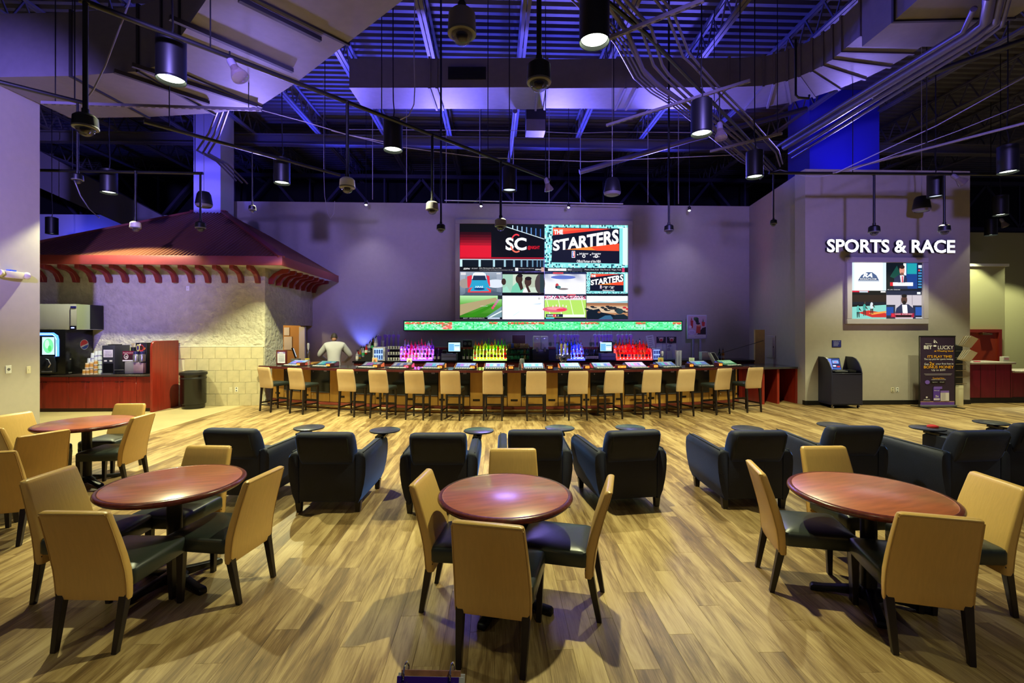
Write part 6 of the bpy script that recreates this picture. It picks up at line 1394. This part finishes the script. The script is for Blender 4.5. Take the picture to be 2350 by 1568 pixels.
for k in (-1, 1):
    a = Art(w_ * .9, H * .26); a.rect(0, 0, 1, 1, (26, 26, 34)); a.ell(.5, .55, .22, .32, (206, 190, 150)); a.ell(.5, .45, .16, .22, (180, 60, 60)); a.text('PRETZEL', .5, .82, .6, .16, (220, 220, 220), .02); a.build('header', t, False).location = (k * w_ / 2, -.012, H * .83)
for k in range(3): MB().lathe([(.0, 0), (.05, .02), (.06, .05), (.04, .09), (.0, .1)], 10, o=(.10 + .03 * k, .1, .25 + .10 * k)).build('pretzel', mat('pretzel_brown', (60, 40, 40), .5), t)
for k, u in enumerate((1551, 1559)):
    q = arcp(14.0, math.atan2(PY(u, 838, 11.2).x - BCX, BCY - 11.2), 1.0); o = thing('cup_stack', ('left', 'right')[k] + ' tall stack of clear cups on the bar near the curved tap', 'cups', q)
    for j in range(7): MB().lathe([(.032, .05 * j), (.045, .05 * j + .07)], 12, caps=False).build('cup', mat('clear_cup', (190, 190, 220), .2, alpha=.7), o)
# poster stand
t = thing('poster_stand', 'framed cocktail poster on two silver posts behind the bar', 'poster', (PY(1599, 800, 14.4).x, 14.4, 0)); z0, z1 = PY(1599, 778, 14.4).z, PY(1599, 723, 14.4).z; w_ = (PY(1622, 800, 14.4).x - PY(1577, 800, 14.4).x) / 2
for x in (-.10, .13): MB().box(x - .03, x + .03, .0, .04, 0, z0).build('post', al, t, bevel=.006)
MB().box(-.35, .35, -.1, .2, 0, .02).build('base', al, t); MB().box(-w_, w_, -.02, .02, z0, z1).build('frame', mat('frame_silver', (200, 196, 214), .3), t, bevel=.012)
a = Art(w_ * 1.78, (z1 - z0) * .9); a.rect(0, 0, 1, 1, (216, 190, 200)); a.rect(.0, 0, 1, .14, (226, 224, 220)); a.poly([(.5, .15), (1, .15), (1, .5), (.8, .45)], (50, 40, 50))
a.poly([(.44, .22), (.47, .56), (.72, .56), (.68, .2)], (226, 90, 70)); a.ell(.595, .56, .125, .04, (246, 170, 130)); a.poly([(.15, .45), (.12, .80), (.28, .80), (.26, .45)], (206, 60, 60)); a.poly([(.78, .55), (.76, .75), (.95, .72), (.92, .52)], (220, 70, 70)); a.ell(.45, .86, .14, .09, (50, 90, 60)); a.ell(.5, .76, .1, .08, (40, 60, 50)); a.ell(.38, .9, .08, .05, (80, 120, 70)); a.ell(.55, .66, .12, .05, (60, 50, 56)); a.ell(.1, .5, .09, .07, (240, 236, 236)); a.ell(.2, .26, .22, .12, (226, 216, 236)); a.text('Summer', .2, .29, .26, .04, (120, 90, 130)); a.text('Cocktails', .2, .23, .3, .04, (120, 90, 130)); a.text('Ask your server', .6, .06, .5, .035, (110, 110, 110)); a.poly([(.8, .72), (.84, .9), (.87, .74)], (60, 100, 60)); a.poly([(.14, .8), (.16, .95), (.22, .82)], (190, 60, 60))
a.build('print', t, False).location = (0, -.022, (z0 + z1) / 2)
t, W, H = frontbox('napkin_box', 'white cardboard napkin box right of the poster stand', 'box', 1611, 1627, 808, 828, 13.35, .2, paper, zmin=BZ); t, W, H = frontbox('napkin_box', 'smaller white box next to the napkin box', 'box', 1628, 1635, 812, 828, 13.35, .15, paper, zmin=BZ)
t, W, H = frontbox('blue_box', 'blue carton on the back bar under the poster stand', 'box', 1602, 1622, 829, 838, 12.9, .2, mat('carton_blue', (40, 50, 130), .5)); MB().box(0, W, 0, .2, -t.location.z, -.002).build('plinth', blackmatte, t)
o = thing('cream_jug', 'small white jug right of the napkin boxes', 'jug', (PY(1642, 828, 13.35).x, 13.35, BZ)); MB().lathe([(.04, 0), (.05, .04), (.035, .09), (.04, .12)], 14).build('jug', white, o); MB().tube([(.045, 0, .10), (.075, 0, .08), (.045, 0, .03)], .008, 6).build('handle', white, o)
q = arcp(14.0, .332, 1.0); t = thing('card_terminal', 'grey slanted card terminal at the right end of the bar', 'terminal', q, .33); MB().prism([(-.14, 0), (-.10, .05), (.10, .30), (.17, .30), (.17, .24), (.0, 0)], 'x', -.08, .08).build('body', greyplastic, t, bevel=.01); MB().prism([(-.09, .066), (.09, .292), (.095, .288), (-.085, .062)], 'x', -.055, .055).build('face', blackgloss, t)
tag(MB().tube([q + Vector((.1, .1, .15)), q + Vector((.4, .6, .25)), PX(1752, 782, PY(1752, 782, 13.2).x)], .008, 6).build('cord', blackmet), 'thin dark cord from the card terminal to the maple column', 'cord')
# table tents and menus on the bar
def tent(u, v, hpx, Yr, lb, cols, w_=.12, rz=0.0):
    ph = math.atan2(PY(u, v, Yr).x - BCX, BCY - Yr); q = arcp(14.15, ph, 1.0); t = thing('table_tent', lb, 'sign', q, rz); h = hpx
    MB().prism([(-.05, 0), (-.005, h), (.005, h), (.05, 0), (.045, 0), (0, h * .92), (-.045, 0)], 'x', -w_ / 2, w_ / 2).build('card', paper, t)
    a = Art(w_ * .94, h * .96); a.rect(0, 0, 1, 1, cols[0]); a.ell(.5, .55, .3, .3, cols[1]); a.ell(.42, .62, .14, .14, cols[2]); a.rect(.1, .06, .9, .18, cols[3]); o = a.build('print', t, False); o.location = (0, -.030, h / 2); o.rotation_euler = (R_(-atan_d(.045, h)), 0, 0)
def atan_d(a, b): return math.degrees(math.atan2(a, b))
tent(857, 835, .22, 11.0, 'table tent with red and green food picture, left part of the bar', ((206, 160, 120), (200, 80, 60), (70, 120, 60), (240, 236, 226)))
tent(937, 836, .22, 10.8, 'pale table tent with brown dish, in front of violet bottles', ((206, 206, 190), (170, 140, 100), (120, 100, 80), (240, 240, 236)))
tent(1197, 838, .22, 10.8, 'grey folded table tent before the snack rack', ((150, 156, 150), (130, 136, 130), (120, 126, 120), (160, 160, 160)), rz=.7)
tent(1510, 836, .22, 11.0, 'colourful yellow table tent near the right fridge', ((220, 190, 80), (200, 90, 60), (90, 140, 80), (240, 236, 220)), rz=-.3)
tent(1587, 838, .20, 11.1, 'plain pale green table tent near the bar end', ((190, 206, 180), (180, 196, 170), (176, 190, 166), (206, 216, 196)), rz=-.5)
q = arcp(14.2, PHL + .012, 1.0); t = thing('framed_menu', 'dark wood framed menu standing at the kiosk end of the bar', 'sign', q + Vector((0, 0, 0)), R_(-14)); MB().box(-.15, .15, -.015, .015, 0, .36).build('frame', mahog, t, bevel=.01); a = Art(.22, .28); a.rect(0, 0, 1, 1, (220, 218, 232)); a.rect(0, .84, 1, 1, (130, 110, 180)); a.text('MENU', .5, .92, .5, .09, (240, 240, 250), .02)
for k in range(6): a.rect(.12, .72 - k * .11, .88, .755 - k * .11, (120, 120, 140))
a.build('print', t, False).location = (0, -.018, .18)
q = arcp(14.25, -.392, 1.0); o = thing('tip_jar', 'clear jar of small packets on the left of the bar', 'jar', q); MB().lathe([(.055, 0), (.06, .02), (.06, .14), (.05, .16)], 16, caps=False).build('jar', glassy, o); MB().lathe([(.05, .01), (.05, .10), (0, .11)], 12).build('packets', mat('packets', (150, 130, 120), .7, vary=.5, vscale=40), o); MB().lathe([(.055, .155), (.055, .175), (0, .175)], 16).build('lid', mat('yellow_lid', (190, 170, 60), .4), o)
o = thing('red_cup', 'small magenta cup beside the tap tower', 'cup', arcp(14.1, .063, 1.0)); MB().lathe([(.035, 0), (.05, .12)], 14, caps=False).build('cup', mat('magenta_cup', (170, 30, 80), .4), o); MB().lathe([(.051, .115), (.053, .12), (.05, .125)], 14, caps=False).build('rim', mat('magenta_rim', (200, 60, 110), .4), o)
# papers pinned in the tan room
for k, (u0, u1, w0, w1) in enumerate(((652, 664, 752, 770), (652, 670, 773, 803))):
    p0, p1 = PY(u0, w1, 14.58), PY(u1, w0, 14.58); tag(MB().box(p0.x, p1.x, 14.57, 14.6, p0.z, p1.z).build('pinned_paper', paper, smooth=False), ('upper', 'lower')[k] + ' white paper pinned to the tan wall in the kiosk', 'paper')
# blue uplight behind the bar
ul = thing('uplight', 'small blue uplight on the floor shelf lighting the bar wall', 'lamp', (PY(828, 830, 14.6).x, 14.6, BZ - .1)); MB().lathe([(.06, 0), (.06, .1), (.05, .12)], 14).build('can', blackmet, ul); MB().lathe([(.0, .10), (.048, .10)], 14, caps=False).build('lens', mat('uplight_lens', (60, 80, 255), .3, emit=6), ul); MB().box(-.08, .08, -.08, .08, -.9, 0).build('plinth', blackmatte, ul)
lamp('SPOT', 'blue_uplight', ul.location + Vector((0, 0, .14)), (ul.location.x + .05, 14.9, 3.2), 130, (.12, .16, 1), spot_size=R_(75), spot_blend=.7, shadow_soft_size=.04)
# ================================================================== BARTENDER (seen from behind, bent forward)
def person():
    base = Vector((PY(766, 830, 12.3).x, 12.3, 0))
    t = thing('person', 'person in light shirt bending over behind the bar, seen from behind', 'person', base, R_(12))
    J = {'pel': (0, 0, .95), 'sp1': (0, .06, 1.10), 'sp2': (0, .12, 1.28), 'sp3': (0, .18, 1.43), 'nk': (-.01, .27, 1.54), 'hd': (-.03, .42, 1.55), 'hd2': (-.04, .50, 1.58),
         'ls': (-.20, .20, 1.44), 'le': (-.40, .26, 1.20), 'lw': (-.20, .55, 1.02), 'lh': (-.18, .63, 1.00), 'rs': (.20, .20, 1.44), 're': (.40, .26, 1.18), 'rw': (.22, .54, 1.02), 'rh': (.20, .62, 1.0),
         'lhp': (-.10, 0, .90), 'lk': (-.11, .03, .48), 'la': (-.11, -.02, .09), 'lt': (-.11, .14, .04), 'rhp': (.10, 0, .90), 'rk': (.12, .03, .48), 'ra': (.12, -.02, .09), 'rt': (.12, .14, .04)}
    def skin(name, keys, edges, rad, m, sub=2, root=None):
        me = bpy.data.meshes.new(name); idx = {k: i for i, k in enumerate(keys)}
        me.from_pydata([J[k] for k in keys], [(idx[a], idx[b]) for a, b in edges], [])
        o = link(name, me, t); md = o.modifiers.new('skin', 'SKIN'); md.use_smooth_shade = True
        for i, k in enumerate(keys): me.skin_vertices[0].data[i].radius = rad[k]; me.skin_vertices[0].data[i].use_root = (k == (root or keys[0]))
        sb = o.modifiers.new('sub', 'SUBSURF'); sb.levels = sb.render_levels = sub; me.materials.append(m); return o
    skinm = mat('skin', (176, 126, 104), .5); shirt = mat('light_shirt', (176, 172, 178), .8, bump=.2, bscale=12); trou = mat('black_trousers', (26, 26, 32), .8)
    keys = ['pel', 'sp1', 'sp2', 'sp3', 'nk', 'ls', 'le', 'lw', 'lh', 'rs', 're', 'rw', 'rh', 'lhp', 'lk', 'la', 'lt', 'rhp', 'rk', 'ra', 'rt']
    ed = [('pel', 'sp1'), ('sp1', 'sp2'), ('sp2', 'sp3'), ('sp3', 'nk'), ('sp3', 'ls'), ('ls', 'le'), ('le', 'lw'), ('lw', 'lh'), ('sp3', 'rs'), ('rs', 're'), ('re', 'rw'), ('rw', 'rh'), ('pel', 'lhp'), ('lhp', 'lk'), ('lk', 'la'), ('la', 'lt'), ('pel', 'rhp'), ('rhp', 'rk'), ('rk', 'ra'), ('ra', 'rt')]
    rad = {'pel': (.15, .12), 'sp1': (.16, .13), 'sp2': (.21, .15), 'sp3': (.20, .13), 'nk': (.06, .06), 'ls': (.11, .11), 'le': (.075, .075), 'lw': (.038, .038), 'lh': (.035, .03), 'rs': (.11, .11), 're': (.075, .075), 'rw': (.038, .038), 'rh': (.035, .03), 'lhp': (.10, .10), 'lk': (.07, .07), 'la': (.05, .05), 'lt': (.045, .035), 'rhp': (.10, .10), 'rk': (.07, .07), 'ra': (.05, .05), 'rt': (.045, .035)}
    body = skin('body', keys, ed, rad, shirt, root='pel'); body.data.materials.append(trou)
    # head, hair, hands
    h = MB()
    rings = []
    for k in range(9):
        a = -PI / 2 + PI * k / 8; rings.append([(.075 * cos(a) * cos(x * PI / 8), .095 * cos(a) * sin(x * PI / 8) * (1.0), .115 * sin(a)) for x in range(16)])
    h.loft(rings); hd = h.build('head', skinm, t, ang=80); hd.location = (-.035, .38, 1.66); hd.rotation_euler = (R_(-28), 0, R_(8))
    h = MB(); rings = []
    for k in range(3, 9):
        a = -PI / 2 + PI * k / 8; rings.append([(.083 * cos(a) * cos(x * PI / 8), .103 * cos(a) * sin(x * PI / 8) - .014, .122 * sin(a) + .006) for x in range(16)])
    h.loft(rings).build('hair', mat('dark_hair', (40, 30, 28), .7), hd, ang=80)
    for q in (-1, 1): MB().lathe([(.0, -.006), (.022, -.004), (.026, .004), (.012, .008), (0, .008)], 10).build('ear', skinm, hd).location = (q * .078, .0, -.005)
    MB().lathe([(.016, 0), (.010, .02), (.0, .035)], 8).build('nose', skinm, hd).location = (0, .095, -.02)
    for q, wj in ((-1, 'lh'), (1, 'rh')):
        hb = MB(); c = Vector(J[wj]); hb.loft([slab_ring(.06, 0, .03, 0, .012), slab_ring(.085, 0, .034, .05, .014), slab_ring(.085, 0, .028, .09, .012)])
        for f in range(4):
            x = -.03 + f * .02; L_ = (.06, .072, .068, .055)[f]; hb.tube([(x, 0, .085), (x, -.008, .085 + L_ * .5), (x, -.03, .085 + L_ * .85)], [.0095, .009, .007], 8)
        hb.tube([(q * -.035, 0, .02), (q * -.06, -.005, .05), (q * -.062, -.02, .08)], [.011, .010, .008], 8)
        hh_ = hb.build('hand', skinm, t, ang=60); hh_.location = c - Vector((0, .02, 0)); hh_.rotation_euler = (R_(-100), 0, 0)
    return t
person()
# ================================================================== FLIP SIGN IN THE FOREGROUND
d = .98; p = P(985, 1547, d); zl = 1.02
lg = thing('drink_ledge', 'narrow dark ledge below the picture edge carrying the flip sign', 'ledge', LD(-.17, .99), -TH)
MB().box(-.5, .6, -.12, .09, zl - .03, zl).build('top', darkwood, lg, bevel=.004, seg=1)
for x in (-.4, .5): MB().box(x - .03, x + .03, -.05, .02, 0, zl - .03).build('post', darkwood, lg)
fs_ = thing('flip_sign', 'purple ring-bound flip sign at the bottom edge', 'sign', LD((985 - CX) / FPX * d, d, zl), -TH - .03)
w_ = .064; h = p.z - zl + .002
pur = mat('purple_card', (64, 26, 150), .3)
for k, (yy, m_, dw, dh) in enumerate(((-.012, pur, 0, 0), (-.006, paper, .004, -.004), (.0, mat('photo_card', (190, 130, 90), .4, vary=.4, vscale=30), -.002, .005), (.006, paper, .006, -.006))):
    MB().prism([(yy - .045, 0), (yy, h + dh), (yy + .0015, h + dh), (yy - .0435, 0)], 'x', -w_ - dw + (.004 if k else 0), w_ + dw + (.004 if k else 0)).build('card', m_, fs_)
MB().prism([(.05, 0), (.008, h - .01), (.012, h - .01), (.054, 0)], 'x', -w_, w_).build('easel_back', blackmatte, fs_)
for x in (-.048, .048):
    MB().tube([(x + .002 * cos(a), -.002 + .014 * cos(a), h + .004 + .017 * sin(a)) for a in [2 * PI * k / 20 for k in range(20)]], .0022, 8, closed=True).build('ring', chrome, fs_)
    MB().lathe([(.004, 0), (.0075, .0005), (.0075, .002), (.004, .0025)], 14, caps=False).build('eyelet', chrome, fs_).location = (x, -.016, h - .010)
